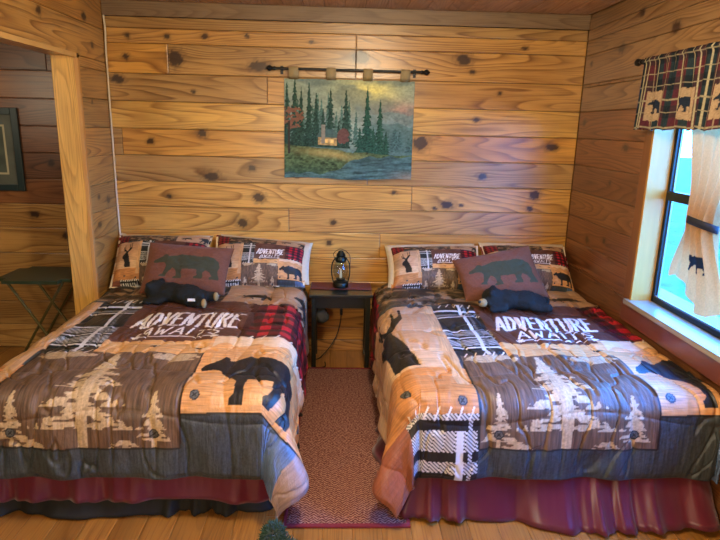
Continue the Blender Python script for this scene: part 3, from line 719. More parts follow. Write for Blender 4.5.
# ================================================================== PILLOWS
def cushion(root, bl, br, tl, tr, thick, printf, front_name, back_name, mf, mbk, flange=.0, bend=0.0, seed=0, nu=110, nv=80, pw=.42, nhint=(0, -1, .6)):
    """padded cushion spanned by four corner points; front faces nhint"""
    bl, br, tl, tr = [np.array(a, float) for a in (bl, br, tl, tr)]
    s, t = np.meshgrid(np.linspace(0, 1, nu), np.linspace(0, 1, nv), indexing='ij')
    # corners pulled out, sides drawn in
    a, b = 2*s-1, 2*t-1
    s2 = .5+.5*a*(1-.045*(1-b**2)) ; t2 = .5+.5*b*(1-.05*(1-a**2))
    S_, T_ = s2[..., None], t2[..., None]
    P = bl*(1-S_)*(1-T_)+br*S_*(1-T_)+tl*(1-S_)*T_+tr*S_*T_
    U = (br-bl+tr-tl); W = (tl-bl+tr-br); N = np.cross(U, W); N /= np.linalg.norm(N)
    if N @ np.array(nhint) < 0: N = -N
    sf = np.clip((1-np.abs(a))/(1-flange) if flange else 1-np.abs(a), 0, 1); tf = np.clip(1-np.abs(b), 0, 1)
    if flange: sf = np.clip((1-np.abs(a)-flange)/(1-flange), 0, 1); tf = np.clip((1-np.abs(b)-flange)/(1-flange), 0, 1)
    hgt = thick*(np.clip(1-(1-sf)**2.6, 0, 1)*np.clip(1-(1-tf)**2.6, 0, 1))**pw
    wr = .018*(fbm(s*5+seed, t*5, seed, 3)-.5)*hgt/thick*2+.006*(fbm(s*16+seed, t*14, seed+4, 2)-.5)*ss(0, .2, 1-np.maximum(np.abs(a), np.abs(b)))
    P = P-N*(bend*(b**2))[..., None]
    C = printf(s, t)
    F = P+N*(hgt*.62+wr)[..., None]; Bk = P-N*(hgt*.38)[..., None]
    fl = np.dot(np.cross(U, W), N) < 0
    f = mesh_obj(front_name, F.reshape(-1, 3), grid_faces(nu, nv, fl), mf, root, True, {'print': ('FLOAT_COLOR', C.reshape(-1, 3))})
    g = mesh_obj(back_name, Bk.reshape(-1, 3), grid_faces(nu, nv, not fl), mbk, root, True)
    return N
def sham_print(s, t): return quilt_print(-.36+2.00*s, -.17+1.87*t)
M['sham_back'] = flat_mat('cream_sham_back', S(222, 208, 180), .7, bmp=.2)
def sham(label, bl, br, tl, tr, seed, ins=(0, .0)):
    c = (np.array(bl)+np.array(br))/2
    r = empty('pillow_sham', tuple(c), label, 'pillow', 'patchwork pillow shams')
    cushion(r, bl, br, tl, tr, .17, sham_print, 'printed_front', 'cream_back', M['sham'], M['sham_back'], .05, .02, seed, 150, 110)
    k = np.array([ins[0], .03, ins[1]])
    cushion(r, np.array(bl)+k*np.array([1, 1, 0])+(0, 0, .01), np.array(br)+k*np.array([1, 1, 0])+(0, 0, .01), np.array(tl)+k, np.array(tr)+k, .10, lambda s, t: np.tile(S(208, 194, 164), (s.size, 1)).reshape(s.shape+(3,)), 'pillow_insert', 'insert_back', M['sham'], M['sham_back'], 0, .02, seed+9, 60, 50)
ZP = .575
sham('patchwork sham at the corner by the white cable, on bed beside the doorway post', (-1.535, 3.80, ZP), (-.90, 3.80, ZP), (-1.545, 4.075, .885), (-.89, 4.075, .89), 1)
sham('patchwork sham nearest the nightstand on bed beside the doorway post', (-.875, 3.82, ZP), (-.225, 3.85, ZP+.01), (-.865, 4.075, .90), (-.21, 4.09, .845), 2, (.028, .0))
sham('patchwork sham nearest the nightstand on bed under the window', (.365, 3.84, ZP-.01), (1.01, 3.80, ZP), (.35, 4.08, .83), (1.005, 4.07, .855), 3, (-.020, .008))
sham('patchwork sham against the window wall on bed under the window', (1.02, 3.80, ZP), (1.655, 3.82, ZP-.01), (1.015, 4.07, .86), (1.64, 4.075, .855), 4, (0, .012))
def bear_print(s, t):
    sh = s.shape; a, b = s.ravel(), t.ravel(); C = np.tile(S(112, 70, 51), (a.size, 1))*(1+.25*(fbm(a*60, b*60, 3, 2)-.5)[:, None])
    shape(C, a, b, BEAR, .11, .25, .51, .52, S(62, 64, 44)); return C.reshape(sh+(3,))
def bear_cushion(label, bl, br, tl, tr, seed):
    c = (np.array(bl)+np.array(br))/2
    r = empty('throw_pillow', tuple(c), label, 'cushion', 'brown cushions with a walking bear')
    M['felt_back'] = M.get('felt_back') or flat_mat('brown_felt_back', S(106, 66, 49), .85)
    cushion(r, bl, br, tl, tr, .13, bear_print, 'bear_front', 'plain_back', M['brown_felt'], M['felt_back'], 0, .0, seed, 170, 120, .5)
bear_cushion('brown cushion with green bear, behind the plush bear showing two tan soles', (-1.275, 3.62, .585), (-.725, 3.60, .585), (-1.240, 3.80, .885), (-.685, 3.78, .855), 5)
bear_cushion('brown cushion with green bear, behind the plush bear with a tan muzzle', (.825, 3.56, .575), (1.365, 3.54, .615), (.755, 3.75, .805), (1.255, 3.73, .92), 6)

# ================================================================== PLUSH BEARS
def blob(name, balls, mat, parent, voxel=.011, fuzz=.006, seed=0, smooth=6):
    mb = MB()
    for c, r, sc in balls: mb.ball(c, r, 3, sc)
    o = mb.build(name, mat, parent, True)
    bpy.context.view_layer.update()
    m = o.modifiers.new('r', 'REMESH'); m.mode = 'VOXEL'; m.voxel_size = voxel; m.use_smooth_shade = True
    m2 = o.modifiers.new('s', 'SMOOTH'); m2.iterations = smooth; m2.factor = .5
    dg = bpy.context.evaluated_depsgraph_get(); me = bpy.data.meshes.new_from_object(o.evaluated_get(dg)); o.modifiers.clear(); o.data = me
    n = len(me.vertices); co = np.empty(n*3, np.float32); me.vertices.foreach_get('co', co); co = co.reshape(-1, 3)
    no = np.empty(n*3, np.float32); me.vertices.foreach_get('normal', no); no = no.reshape(-1, 3)
    d = fuzz*(fbm(co[:, 0]*110+co[:, 2]*60+seed, co[:, 1]*110+co[:, 2]*40, seed, 2)-.5)*2
    me.vertices.foreach_set('co', (co+no*d[:, None]).astype(np.float32).ravel()); me.update()
    me.polygons.foreach_set('use_smooth', np.ones(len(me.polygons), bool))
    if not me.materials: me.materials.append(mat)
    return o
def plush(label, x, y, z, dirx, feet_parts, muzzle, rot=0.0, s=1.0):
    """toy bear lying on its belly; dirx=-1 head towards -x"""
    r = empty('plush_bear', (x, y, z), label, 'plush toy', 'black plush bears')
    c, sn = math.cos(rot), math.sin(rot)
    def w(a, b, cz): return (x+s*(a*c-b*sn), y+s*(a*sn+b*c), z+s*cz)
    B = [(w(-.145, 0, .070), .072*s, (1, 1, .95)), (w(-.165, -.06, .118), .024*s, (1, .7, 1)), (w(-.135, .055, .120), .024*s, (1, .7, 1)),
         (w(-.05, 0, .062), .075*s, (1.2, 1, .85)), (w(.06, .0, .058), .080*s, (1.25, 1.05, .8)), (w(.13, 0, .05), .062*s, (1, 1.1, .85)),
         (w(-.10, -.085, .026), .030*s, (1.5, 1, .8)), (w(-.155, -.10, .024), .028*s, (1.2, 1, .8)), (w(-.06, .09, .03), .03*s, (1.5, 1, .8)),
         (w(.13, -.065, .032), .036*s, (1.6, .9, .9)), (w(.185, -.075, .034), .032*s, (1, 1, 1)), (w(.15, .06, .04), .036*s, (1.6, .9, .9)), (w(.205, .055, .042), .032*s, (1, 1, 1))]
    if muzzle: B.append((w(-.19, -.045, .055), .032*s, (1, 1, 1)))
    b = blob('body', B, M['fur'], r, .012, .007, int(x*10))
    if feet_parts:
        for q in ((.212, -.080, .036), (.232, .050, .044)): MB().ball(w(*q), .026*s, 3, (.62, 1, 1.1)).build('sole', M['tan_plush'], r, True)
        mb = MB(); q = w(.150, -.118, .064); 
        mb.box(q[0]-.022, q[0]+.022, q[1]-.003, q[1]+.003, q[2]-.008, q[2]+.008, .001).build('sewn_tag', M['white_tag'], r)
    if muzzle:
        m = MB().ball(w(-.215, -.055, .052), .032*s, 3, (1.0, .9, .85)).build('muzzle', M['tan_plush'], r, True)
        MB().ball(w(-.240, -.072, .062), .010*s, 2).build('nose', M['iron'], m, True)
    return r
plush('black plush bear lying below the lettering with two tan soles and white tag showing', -.985, 3.475, .572, -1, True, False, -.22, .98)
plush('black plush bear lying on its belly with its tan muzzle showing, on the window bed', 1.105, 3.43, .572, -1, False, True, -.05, .98)
# ================================================================== NIGHTSTAND AND WHAT IS ON IT
nx0, nx1, ny0, ny1, nz = -.195, .24, 3.80, 4.125, .540
t = empty('nightstand', ((nx0+nx1)/2, (ny0+ny1)/2, 0), 'small black-green nightstand between the two beds', 'nightstand')
MB().box(nx0, nx1, ny0, ny1, nz-.022, nz, .004).build('table_top', M['black_paint'], t)
mb = MB(); mb.box(nx0+.03, nx1-.03, ny0+.03, ny0+.048, nz-.105, nz-.022); mb.box(nx0+.03, nx1-.03, ny1-.045, ny1-.027, nz-.105, nz-.022)
mb.box(nx0+.03, nx0+.048, ny0+.04, ny1-.04, nz-.105, nz-.022); mb.box(nx1-.048, nx1-.03, ny0+.04, ny1-.04, nz-.105, nz-.022)
mb.build('apron', M['black_paint'], t)
for ax in (nx0+.016, nx1-.046):
    for ay in (ny0+.02, ny1-.055): MB().box(ax, ax+.032, ay, ay+.032, 0, nz-.022, .003).build('leg', M['black_paint'], t)
yy = np.linspace(ny0+.12, ny1-.012, 20); xx = np.linspace(nx0+.004, nx1-.004, 40); A, B = np.meshgrid(xx, yy, indexing='ij')
o = mesh_obj('table_runner', np.stack([A, B, nz+.0032+.0012*vn(A*40, B*40, 3)], -1).reshape(-1, 3), grid_faces(*A.shape), flat_mat('maroon_runner', S(112, 58, 50), .75, var=.25, scale=120, bmp=.2), loc=(0, 4.0, nz))
tag(o, 'dark red runner lying across the rear of the black nightstand', 'table runner')
lx, ly = .018, 3.99
t = empty('oil_lantern', (lx, ly, nz+.0045), 'dark oil lantern with clear glass globe on the nightstand', 'lantern'); z = nz+.0055
MB().lathe(lx, ly, [(0, z), (.052, z), (.056, z+.006), (.056, z+.03), (.048, z+.042), (.030, z+.05), (.033, z+.062), (.0, z+.064)]).build('base', M['dark_metal'], t, True)
MB().lathe(lx, ly, [(.030, z+.058), (.046, z+.085), (.053, z+.115), (.048, z+.150), (.033, z+.185), (.030, z+.19)]).build('globe', M['globe'], t, True)
MB().lathe(lx, ly, [(.034, z+.182), (.040, z+.190), (.040, z+.205), (.030, z+.222), (.034, z+.232), (.022, z+.250), (.016, z+.262), (0, z+.266)]).build('cap', M['dark_metal'], t, True)
MB().lathe(lx, ly, [(0, z+.062), (.008, z+.064), (.010, z+.08), (.006, z+.13), (0, z+.135)]).build('candle_bulb', flat_mat('frosted_bulb', S(220, 205, 170), .4), t, True)
mb = MB()
for sx in (-1, 1): mb.tube(smooth_pts([(lx+sx*.050, ly, z+.03), (lx+sx*.064, ly, z+.10), (lx+sx*.060, ly, z+.17), (lx+sx*.034, ly, z+.215)], 6), .0045, 6)
mb.build('side_tube', M['dark_metal'], t, True)
MB().tube(smooth_pts([(lx-.04, ly, z+.20), (lx-.05, ly+.02, z+.24), (lx, ly+.03, z+.268), (lx+.06, ly+.02, z+.23), (lx+.066, ly+.01, z+.15)], 8), .0025, 6).build('bail_handle', M['dark_metal'], t, True)
# dark woven bundle hung under the table end
t = empty('hanging_bundle', (-.115, 3.93, .27), 'dark round woven bundle hanging under the left end of the nightstand', 'bundle')
b = blob('body', [((-.115, 3.93, .352), .062, (.85, .9, 1.0)), ((-.095, 3.925, .345), .045, (.9, .9, .9))], M['bundle'], t, .01, .006, 3)
MB().tube([(-.118, 3.93, .40), (-.120, 3.93, .46), (-.122, 3.925, nz-.023)], .005, 6).build('strap', M['bundle'], t, True)
pts = [(.03, 4.128, .43), (.028, 4.135, .34), (.024, 4.13, .25), (.0, 4.10, .15), (-.05, 4.05, .07), (-.12, 3.98, .012), (-.165, 3.93, .008), (-.17, 3.82, .008), (-.12, 3.80, .008), (-.08, 3.83, .008), (-.085, 3.90, .008)]
t = empty('lamp_cord', (.03, 4.13, 0), 'black cord with inline switch trailing under the nightstand to the floor', 'cord')
MB().tube(smooth_pts(pts, 8), .0040, 6).build('cable', M['black_cord'], t, True)
MB().box(.018, .038, 4.124, 4.144, .29, .335, .004).build('switch', M['black_cord'], t)

# ================================================================== RUG
rx0, rx1, ry0, ry1 = -.205, .312, 2.14, 3.785
t = empty('runner_rug', ((rx0+rx1)/2, (ry0+ry1)/2, 0), 'red and beige herringbone runner rug between the two beds', 'rug')
xx = np.linspace(rx0, rx1, 40); yy = np.linspace(ry0, ry1, 110); A, B = np.meshgrid(xx, yy, indexing='ij')
o = mesh_obj('pile', np.stack([A, B, .009+.0015*vn(A*8, B*8, 2)], -1).reshape(-1, 3), grid_faces(*A.shape), M['rug'], t)
o.modifiers.new('thickness', 'SOLIDIFY').thickness = .007
mb = MB()
for q in ((rx0-.012, rx1+.012, ry0-.014, ry0+.006), (rx0-.012, rx1+.012, ry1-.006, ry1+.012), (rx0-.012, rx0+.002, ry0+.006, ry1-.006), (rx1-.002, rx1+.012, ry0+.006, ry1-.006)):
    mb.box(*q, .0015, .012, .003)
mb.build('binding', M['rug_edge'], t)

# ================================================================== WALL HANGING
def landscape(x, y):
    """generic woven landscape: firs, hazy hills, a pond; x, y in 0..1"""
    sh = x.shape; x = x.ravel(); y = y.ravel(); n = x.size
    def mx(a, b, t): return a*(1-t[:, None])+b*t[:, None]
    def full(*c): return np.tile(S(*c), (n, 1))
    cl = fbm(x*4, y*7, 1, 4)
    C = mx(full(118, 132, 118), full(196, 190, 118), np.exp(-((x-.66)/.20)**2-((y-.88)/.13)**2))
    C = mx(C, full(176, 130, 114), .8*np.exp(-((x-.92)/.18)**2-((y-.68)/.10)**2)); C = mx(C, full(84, 100, 98), ss(.45, .65, cl)*.7)
    def ridge(y0, amp, f, sd, col, C, hi=None):
        h = y0+amp*(fbm(x*f, sd, sd, 4)-.5); m = y < h
        cc = full(*col)*(1+.7*(fbm(x*30, y*30, sd, 3)-.5)[:, None]); 
        return np.where(m[:, None], mx(cc, C, np.clip((y-h+.14)/.14, 0, 1)*0.25), C)
    C = ridge(.64, .20, 5, 3, (96, 116, 112), C); C = ridge(.55, .26, 4, 11, (70, 96, 92), C)
    mist = np.exp(-((x-.52)/.10)**2-((y-.50)/.16)**2); C = mx(C, full(140, 156, 140), mist*.7)
    def fir(C, cx, y0, h, w, col, sd):
        t = (y-y0)/h; k = np.clip(t, 0, .999)*9; f = k-np.floor(k)
        pr = w*(1-t)**.8*(1.05-.55*f)*(.65+.7*vn(np.floor(k)*3+np.sign(x-cx), y*60, sd))
        m = (t > 0) & (t < 1) & (np.abs(x-cx) < pr)
        cc = full(*col)*(1+1.1*(vn(x*120, y*120, sd)-.5)[:, None]+.25*((x-cx)/w)[:, None]); C = C.copy(); C[m] = np.clip(cc[m], .003, 1); return C
    R = np.random.default_rng(8)
    for i in range(24): C = fir(C, R.uniform(.0, .56), .38+R.uniform(-.03, .05), R.uniform(.25, .5), .034, (64, 92, 84), i)
    for i in range(12): C = fir(C, R.uniform(.72, 1.0), .30+R.uniform(-.03, .03), R.uniform(.10, .22), .028, (58, 84, 80), i+30)
    for cx, h, w in ((.02, .66, .05), (.08, .70, .05), (.13, .60, .045), (.19, .66, .05), (.245, .56, .045), (.30, .40, .04), (.355, .60, .055), (.475, .60, .05), (.42, .28, .03)):
        C = fir(C, cx, .32, h, w, (36, 60, 52), int(cx*99))
    for cx, h, w in ((.64, .70, .06), (.74, .58, .05), (.585, .3, .045), (.69, .30, .05), (.79, .26, .04)): C = fir(C, cx, .24, h, w, (34, 66, 54), int(cx*99))
    # grass slope and pond
    gy = .34-.10*x+.03*(fbm(x*8, 2, 5, 3)-.5); g = full(64, 82, 54)*(1+2.2*(fbm(x*45, y*60, 7, 3)-.5)[:, None])
    g = mx(g, full(150, 138, 82), np.exp(-((y-gy+.05)/.04)**2-((x-.36)/.22)**2)*.8); g = mx(g, full(34, 62, 50), ss(.16, .02, y)*ss(.45, .2, x)*.8)
    C = np.where((y < gy)[:, None], g, C)
    wy = .05+.18*ss(.30, .62, x)+.012*np.sin(x*40); w = full(60, 86, 84)*(1+1.8*(fbm(x*16, y*60, 9, 4)-.5)[:, None]); w = mx(w, full(140, 126, 108), ss(.75, 1., x)*ss(.12, 0, y)*.6)
    w = mx(w, full(40, 60, 54), .6*np.exp(-((x-.62)/.1)**2-((y-.2)/.06)**2)); C = np.where((y < wy)[:, None], w, C)
    # a small plain hut among the firs and an autumn bush
    hut = (np.abs(x-.335) < .075) & (y > .345) & (y < .43); C[hut] = (full(142, 122, 82)*(1+.8*(vn(x*60, y*60, 4)-.5)[:, None]))[hut]
    rf = inpoly(x, y, [(.245, .42), (.285, .505), (.385, .505), (.425, .42)]); C[rf] = S(62, 84, 80)
    C[(np.abs(x-.300) < .014) & (y > .36) & (y < .55)] = S(112, 110, 98)
    for a in (.325, .37): C[(np.abs(x-a) < .011) & (y > .365) & (y < .405)] = S(206, 172, 98)
    bu = ((x-.055)/.11)**2+((y-.62)/.13)**2+1.2*(fbm(x*26, y*26, 12, 3)-.5) < .9; C[bu & (fbm(x*50, y*50, 4, 2) > .42)] = S(104, 74, 60)
    C[(np.abs(x-.035) < .008) & (y > .25) & (y < .58)] = S(48, 44, 38)
    st = ((x-.455)/.05)**2+((y-.44)/.08)**2+1.2*(fbm(x*30, y*30, 13, 3)-.5) < .8; C[st] = S(86, 62, 58)
    C = C*(1+.6*(fbm(x*70, y*70, 41, 3)-.5)[:, None])*1.5
    return np.clip(C, .003, 1).reshape(sh+(3,))
tx0, tx1, tz0, tz1, ty = -.383, .503, 1.296, 1.962, 4.128
t = empty('tapestry', ((tx0+tx1)/2, ty, tz0), 'woven landscape tapestry of firs and a pond hanging on the head wall', 'tapestry')
A, B = np.meshgrid(np.linspace(0, 1, 240), np.linspace(0, 1, 180), indexing='ij')
wv = .004*np.sin(A*21)+.004*np.sin(A*8+B*3)
o = mesh_obj('picture_panel', np.stack([tx0+(tx1-tx0)*A+.006*(1-B)*(A-.5), ty+wv, tz0+(tz1-tz0)*B+.006*np.sin(A*9)*(1-B)], -1).reshape(-1, 3), grid_faces(240, 180), M['tapestry'], t, True, {'print': ('FLOAT_COLOR', landscape(A, B).reshape(-1, 3))})
o.modifiers.new('cloth', 'SOLIDIFY').thickness = .003
rz, ryy = 2.022, 4.112
M['tab'] = flat_mat('beige_tab', S(150, 134, 98), .85, var=.12, scale=200)
for cx in (-.318, -.066, .183, .435):
    pr = [(ty-.003, tz1-.006), (ryy-.013, 1.985), (ryy-.0135, rz), (ryy-.0095, rz+.0095), (ryy, rz+.0135), (ryy+.0095, rz+.0095), (ryy+.0135, rz), (ty+.006, 1.985), (ty+.005, tz1-.006)]
    V = [(cx+sx*.032, a, b) for (a, b) in pr for sx in (-1, 1)]; F = [(2*i, 2*i+1, 2*i+3, 2*i+2) for i in range(len(pr)-1)]
    ob = mesh_obj('hanging_tab', V, F, M['tab'], t); ob.modifiers.new('cloth', 'SOLIDIFY').thickness = .002
t = empty('tapestry_rod', (.05, ryy, rz), 'black rod with turned finials above the landscape tapestry', 'rod')
MB().tube([(-.44, ryy, rz), (.54, ryy, rz)], .0085, 12).build('pole', M['iron'], t, True)
for sx, x in ((-1, -.44), (1, .54)):
    mb = MB(); mb.tube([(x, ryy, rz), (x+sx*.008, ryy, rz), (x+sx*.018, ryy, rz), (x+sx*.036, ryy, rz), (x+sx*.048, ryy, rz), (x+sx*.060, ryy, rz)], [.013, .013, .0095, .019, .016, .004], 14); mb.build('finial', M['iron'], t, True)
for x in (-.40, .50):
    mb = MB(); mb.box(x-.006, x+.006, ryy-.004, YB-.001, rz-.018, rz-.009); mb.box(x-.010, x+.010, YB-.006, YB-.0005, rz-.035, rz+.02); mb.build('bracket', M['iron'], t)

# ================================================================== CURTAINS AT THE WINDOW
vx = XR-.085; vy1, vy0, vz1, vz0 = 3.135, 1.12, 2.035, 1.675
t = empty('valance_rod', (vx, vy1, 2.022), 'black curtain rod with ball finial carrying the plaid valance', 'rod')
MB().tube([(vx, vy1+.05, 2.022), (vx, 1.04, 2.022)], .009, 10).build('pole', M['iron'], t, True)
MB().tube([(vx, vy1+.05, 2.022), (vx, vy1+.06, 2.022), (vx, vy1+.075, 2.022), (vx, vy1+.095, 2.022), (vx, vy1+.115, 2.022), (vx, vy1+.125, 2.022)], [.013, .013, .009, .020, .016, .004], 14).build('finial', M['iron'], t, True)
mb = MB(); mb.box(vx-.005, XR-.001, vy1+.028, vy1+.040, 2.005, 2.013); mb.box(XR-.006, XR-.0005, vy1+.02, vy1+.048, 1.97, 2.04); mb.build('bracket', M['iron'], t)
def plaid(y, z):
    sh = y.shape; y = y.ravel(); z = z.ravel(); n = y.size
    nz_ = fbm(y*300, z*300, 2, 2)[:, None]-.5
    per = .28; u = (vy1-.045-y) % per; C = np.tile(S(78, 32, 42), (n, 1))
    dk = ((u % .14) > .072); dz = ((z-1.655) % .13) > .075
    C[dk] = S(32, 46, 52); C[dz & ~dk] = S(56, 36, 42); C[dz & dk] = S(20, 30, 38)
    for q in (.108, .022): C[(np.abs((u % .14)-q) < .0036)] = S(160, 150, 118)
    C[(np.abs((u % .14)-.055) < .0018)] = S(150, 130, 100)
    for q in (.03, .10): C[np.abs(((z-1.655) % .13)-q) < .0028] = S(140, 130, 104)
    um = (vy1-.045-y-.03) % per; pt = (um > .005) & (um < .125) & (z > 1.718+.002*np.sin(y*300)) & (z < 1.862+.002*np.sin(y*260))
    C[pt] = S(158, 134, 104)
    s_ = (um-.012)/.105; b = np.zeros(n, bool)
    if pt.any():
        idx = np.nonzero(pt)[0]; b[idx] = inpoly(s_[idx]*1.7, (z[idx]-1.752)/.076, BEAR)
    C[b] = S(24, 34, 50)
    return (C*(1+.7*nz_)).clip(.003, 1).reshape(sh+(3,))
ny_, nz_ = 620, 90
A, B = np.meshgrid(np.linspace(0, 1, ny_), np.linspace(0, 1, nz_), indexing='ij')
y = vy1-(vy1-vy0)*A; z = vz0+(vz1-vz0)*B
g = np.sin(y*2*math.pi/.085+1.2*np.sin(y*9))*(.004+.012*(1-B))+.014*np.sin(y*2*math.pi/.31+.5)*(1-B)
x = vx-.012-g-.010*np.exp(-((B-.96)/.03)**2)
y2 = y+.006*np.sin(y*60)*(1-B)+.028*(1-B)*ss(.10, 0, A); z2 = z+.006*np.sin(y*2*math.pi/.16)*(1-B)
t = empty('window_valance', (vx, (vy0+vy1)/2, vz0), 'red and navy plaid valance with bear patches across the top of the window', 'valance')
o = mesh_obj('gathered_front', np.stack([x, y2, z2], -1).reshape(-1, 3), grid_faces(ny_, nz_), M['valance'], t, True, {'print': ('FLOAT_COLOR', plaid(y, z).reshape(-1, 3))})
o.modifiers.new('cloth', 'SOLIDIFY').thickness = .002
A, B = np.meshgrid(np.linspace(0, 1, 26), np.linspace(0, 1, 70), indexing='ij')
xr = vx-.012+(XR-.012-vx)*A; yr = vy1+.004+.028*(1-B)+.03*A; zr = vz0+(vz1-vz0)*B
o = mesh_obj('side_return', np.stack([xr, yr, zr], -1).reshape(-1, 3), grid_faces(26, 70), M['valance'], t, True, {'print': ('FLOAT_COLOR', plaid(vy1+A*.09, zr).reshape(-1, 3))})
# muslin curtain gathered in a tie-back
yc_top0, yc_top1 = 2.86, 2.22
def cur(a, b):
    """a 0..1 across, b 0..1 from hem up to rod"""
    zb = .92; zz = zb+(2.0-zb)*b; tz = 1.262
    up = ss(tz, 2.05, zz); dn = ss(tz, .93, zz)
    yl = np.where(zz > tz, 2.638+(2.835-2.638)*up**.8, 2.638+(2.735-2.638)*dn); yr = np.where(zz > tz, 2.455-(2.455-2.26)*up**.8, 2.455-.115*dn)
    yy = yl+(yr-yl)*a
    wid = (yl-yr); amp = .014+.020*np.exp(-((zz-tz)/.12)**2)
    xx = XR-.035+amp*np.sin(a*2*math.pi*4.5+.8*np.sin(zz*5))+.006*np.sin(a*31+zz*9)
    hem = .05*np.sin(a*6+.5)*(1-b)**6+.06*(a-.5)*(1-b)**4*-1
    return xx, yy, zz+hem
A, B = np.meshgrid(np.linspace(0, 1, 240), np.linspace(0, 1, 220), indexing='ij')
cx_, cy_, cz_ = cur(A, B)
MC = np.tile(S(192, 144, 90), (A.size, 1)).reshape(A.shape+(3,))*(1+.28*(fbm(A*200, B*220, 2, 2)-.5)[..., None])
t = empty('curtain', (XR-.035, 2.55, .86), 'tan muslin curtain with bear emblem, tied back inside the window', 'curtain')
bx, by_ = cy_, cz_
em = inpoly(((A-.36)/.38*1.6).ravel(), ((by_-1.04)/.085).ravel(), BEAR).reshape(A.shape); MC[em] = S(26, 34, 40)
o = mesh_obj('cloth_panel', np.stack([cx_, cy_, cz_], -1).reshape(-1, 3), grid_faces(240, 220), M['curtain'], t, True, {'print': ('FLOAT_COLOR', MC.reshape(-1, 3))})
pts = []
for k in range(41):
    a = 2*math.pi*k/40; pts.append((XR-.035+.046*math.cos(a), 2.545+.102*math.sin(a), 1.262-.012*math.cos(a)+.008*math.sin(a)))
mb = MB(); V = []; 
for q in pts: V += [(q[0], q[1], q[2]-.017), (q[0], q[1], q[2]+.017)]
mb.add(V, [(2*i, 2*i+2, 2*i+3, 2*i+1) for i in range(40)])
ob = mb.build('tie_back', flat_mat('dark_navy_tie', S(26, 30, 42), .8), t, True); ob.modifiers.new('cloth', 'SOLIDIFY').thickness = .004

# ================================================================== SIDE ROOM
tz = .645; x0, x1, y0, y1 = -2.215, -1.742, 3.665, 4.06
t = empty('tray_table', ((x0+x1)/2, (y0+y1)/2, 0), 'dark green folding tray table with crossed legs beyond the doorway post', 'table')
bm = bmesh.new(); bmesh.ops.create_cube(bm, size=1)
for v in bm.verts: v.co = Vector(((x0+x1)/2+v.co.x*(x1-x0), (y0+y1)/2+v.co.y*(y1-y0), tz-.011+v.co.z*.022))
bmesh.ops.bevel(bm, geom=[e for e in bm.edges if abs(e.verts[0].co.z-e.verts[1].co.z) > .01], offset=.06, segments=6, affect='EDGES')
MB().bm(bm).build('tray_top', M['tray'], t)
for yy in (y0+.06, y1-.05):
    MB().tube([(x0+.06, yy, tz-.022), (x1-.04, yy, .012)], .009, 8).build('leg', M['tray_leg'], t, True)
    MB().tube([(x1-.06, yy+.02, tz-.022), (x0+.04, yy+.02, .012)], .009, 8).build('leg', M['tray_leg'], t, True)
for q in ([(x1-.05, y0+.06, .03), (x1-.05, y1-.05, .03)], [(x0+.05, y0+.08, .03), (x0+.05, y1-.03, .03)]): MB().tube(q, .008, 8).build('stretcher', M['tray_leg'], t, True)
fx0, fx1, fz0, fz1 = -2.78, -2.185, 1.165, 1.725
t = empty('framed_picture', ((fx0+fx1)/2, YB, fz0), 'grey picture in dark teal frame on the side room wall', 'picture'); fw = .045
mb = MB(); yb_, yf_ = YB-.001, YB-.024
mb.box(fx0, fx0+fw, yf_, yb_, fz0, fz1, .004); mb.box(fx1-fw, fx1, yf_, yb_, fz0, fz1, .004); mb.box(fx0+fw, fx1-fw, yf_, yb_, fz0, fz0+fw, .004); mb.box(fx0+fw, fx1-fw, yf_, yb_, fz1-fw, fz1, .004)
mb.build('frame', M['teal_frame'], t)
A, B = np.meshgrid(np.linspace(fx0+fw, fx1-fw, 120), np.linspace(fz0+fw, fz1-fw, 110), indexing='ij')
C = np.tile(S(86, 92, 84), (A.size, 1)).reshape(A.shape+(3,))*(1+.7*(fbm(A*9, B*9, 3, 4)-.5)[..., None])
u = (A-fx0)/(fx1-fx0); w = (B-fz0)/(fz1-fz0); inn = (np.abs(u-.5) < .33) & (np.abs(w-.5) < .30)
C[inn] = S(176, 170, 140); inn2 = (np.abs(u-.5) < .31) & (np.abs(w-.5) < .28); C[inn2] = (S(70, 80, 70)*(1+.9*(fbm(A*16, B*16, 5, 4)-.5)[..., None]))[inn2]
mesh_obj('print_sheet', np.stack([A, np.full(A.shape, YB-.008), B], -1).reshape(-1, 3), grid_faces(*A.shape), M['art'], t, True, {'print': ('FLOAT_COLOR', C.reshape(-1, 3))})
# cable tacked down the corner
pts = [(XL+.012, YB-.014, 2.325), (XL+.018, YB-.018, 2.22), (XL+.012, YB-.014, 2.10), (XL+.010, YB-.012, 1.5), (XL+.011, YB-.012, .915), (XL+.03, YB-.014, .875), (XL+.06, YB-.016, .86), (XL+.085, YB-.016, .78), (XL+.085, YB-.020, .4), (XL+.085, YB-.022, .008)]
o = MB().tube(smooth_pts(pts, 6), .0065, 8).build('white_cable', M['white_cable'], None, True, loc=(XL+.012, YB-.014, 0))
tag(o, 'thin white cable running down the corner left of the tapestry wall', 'cable')
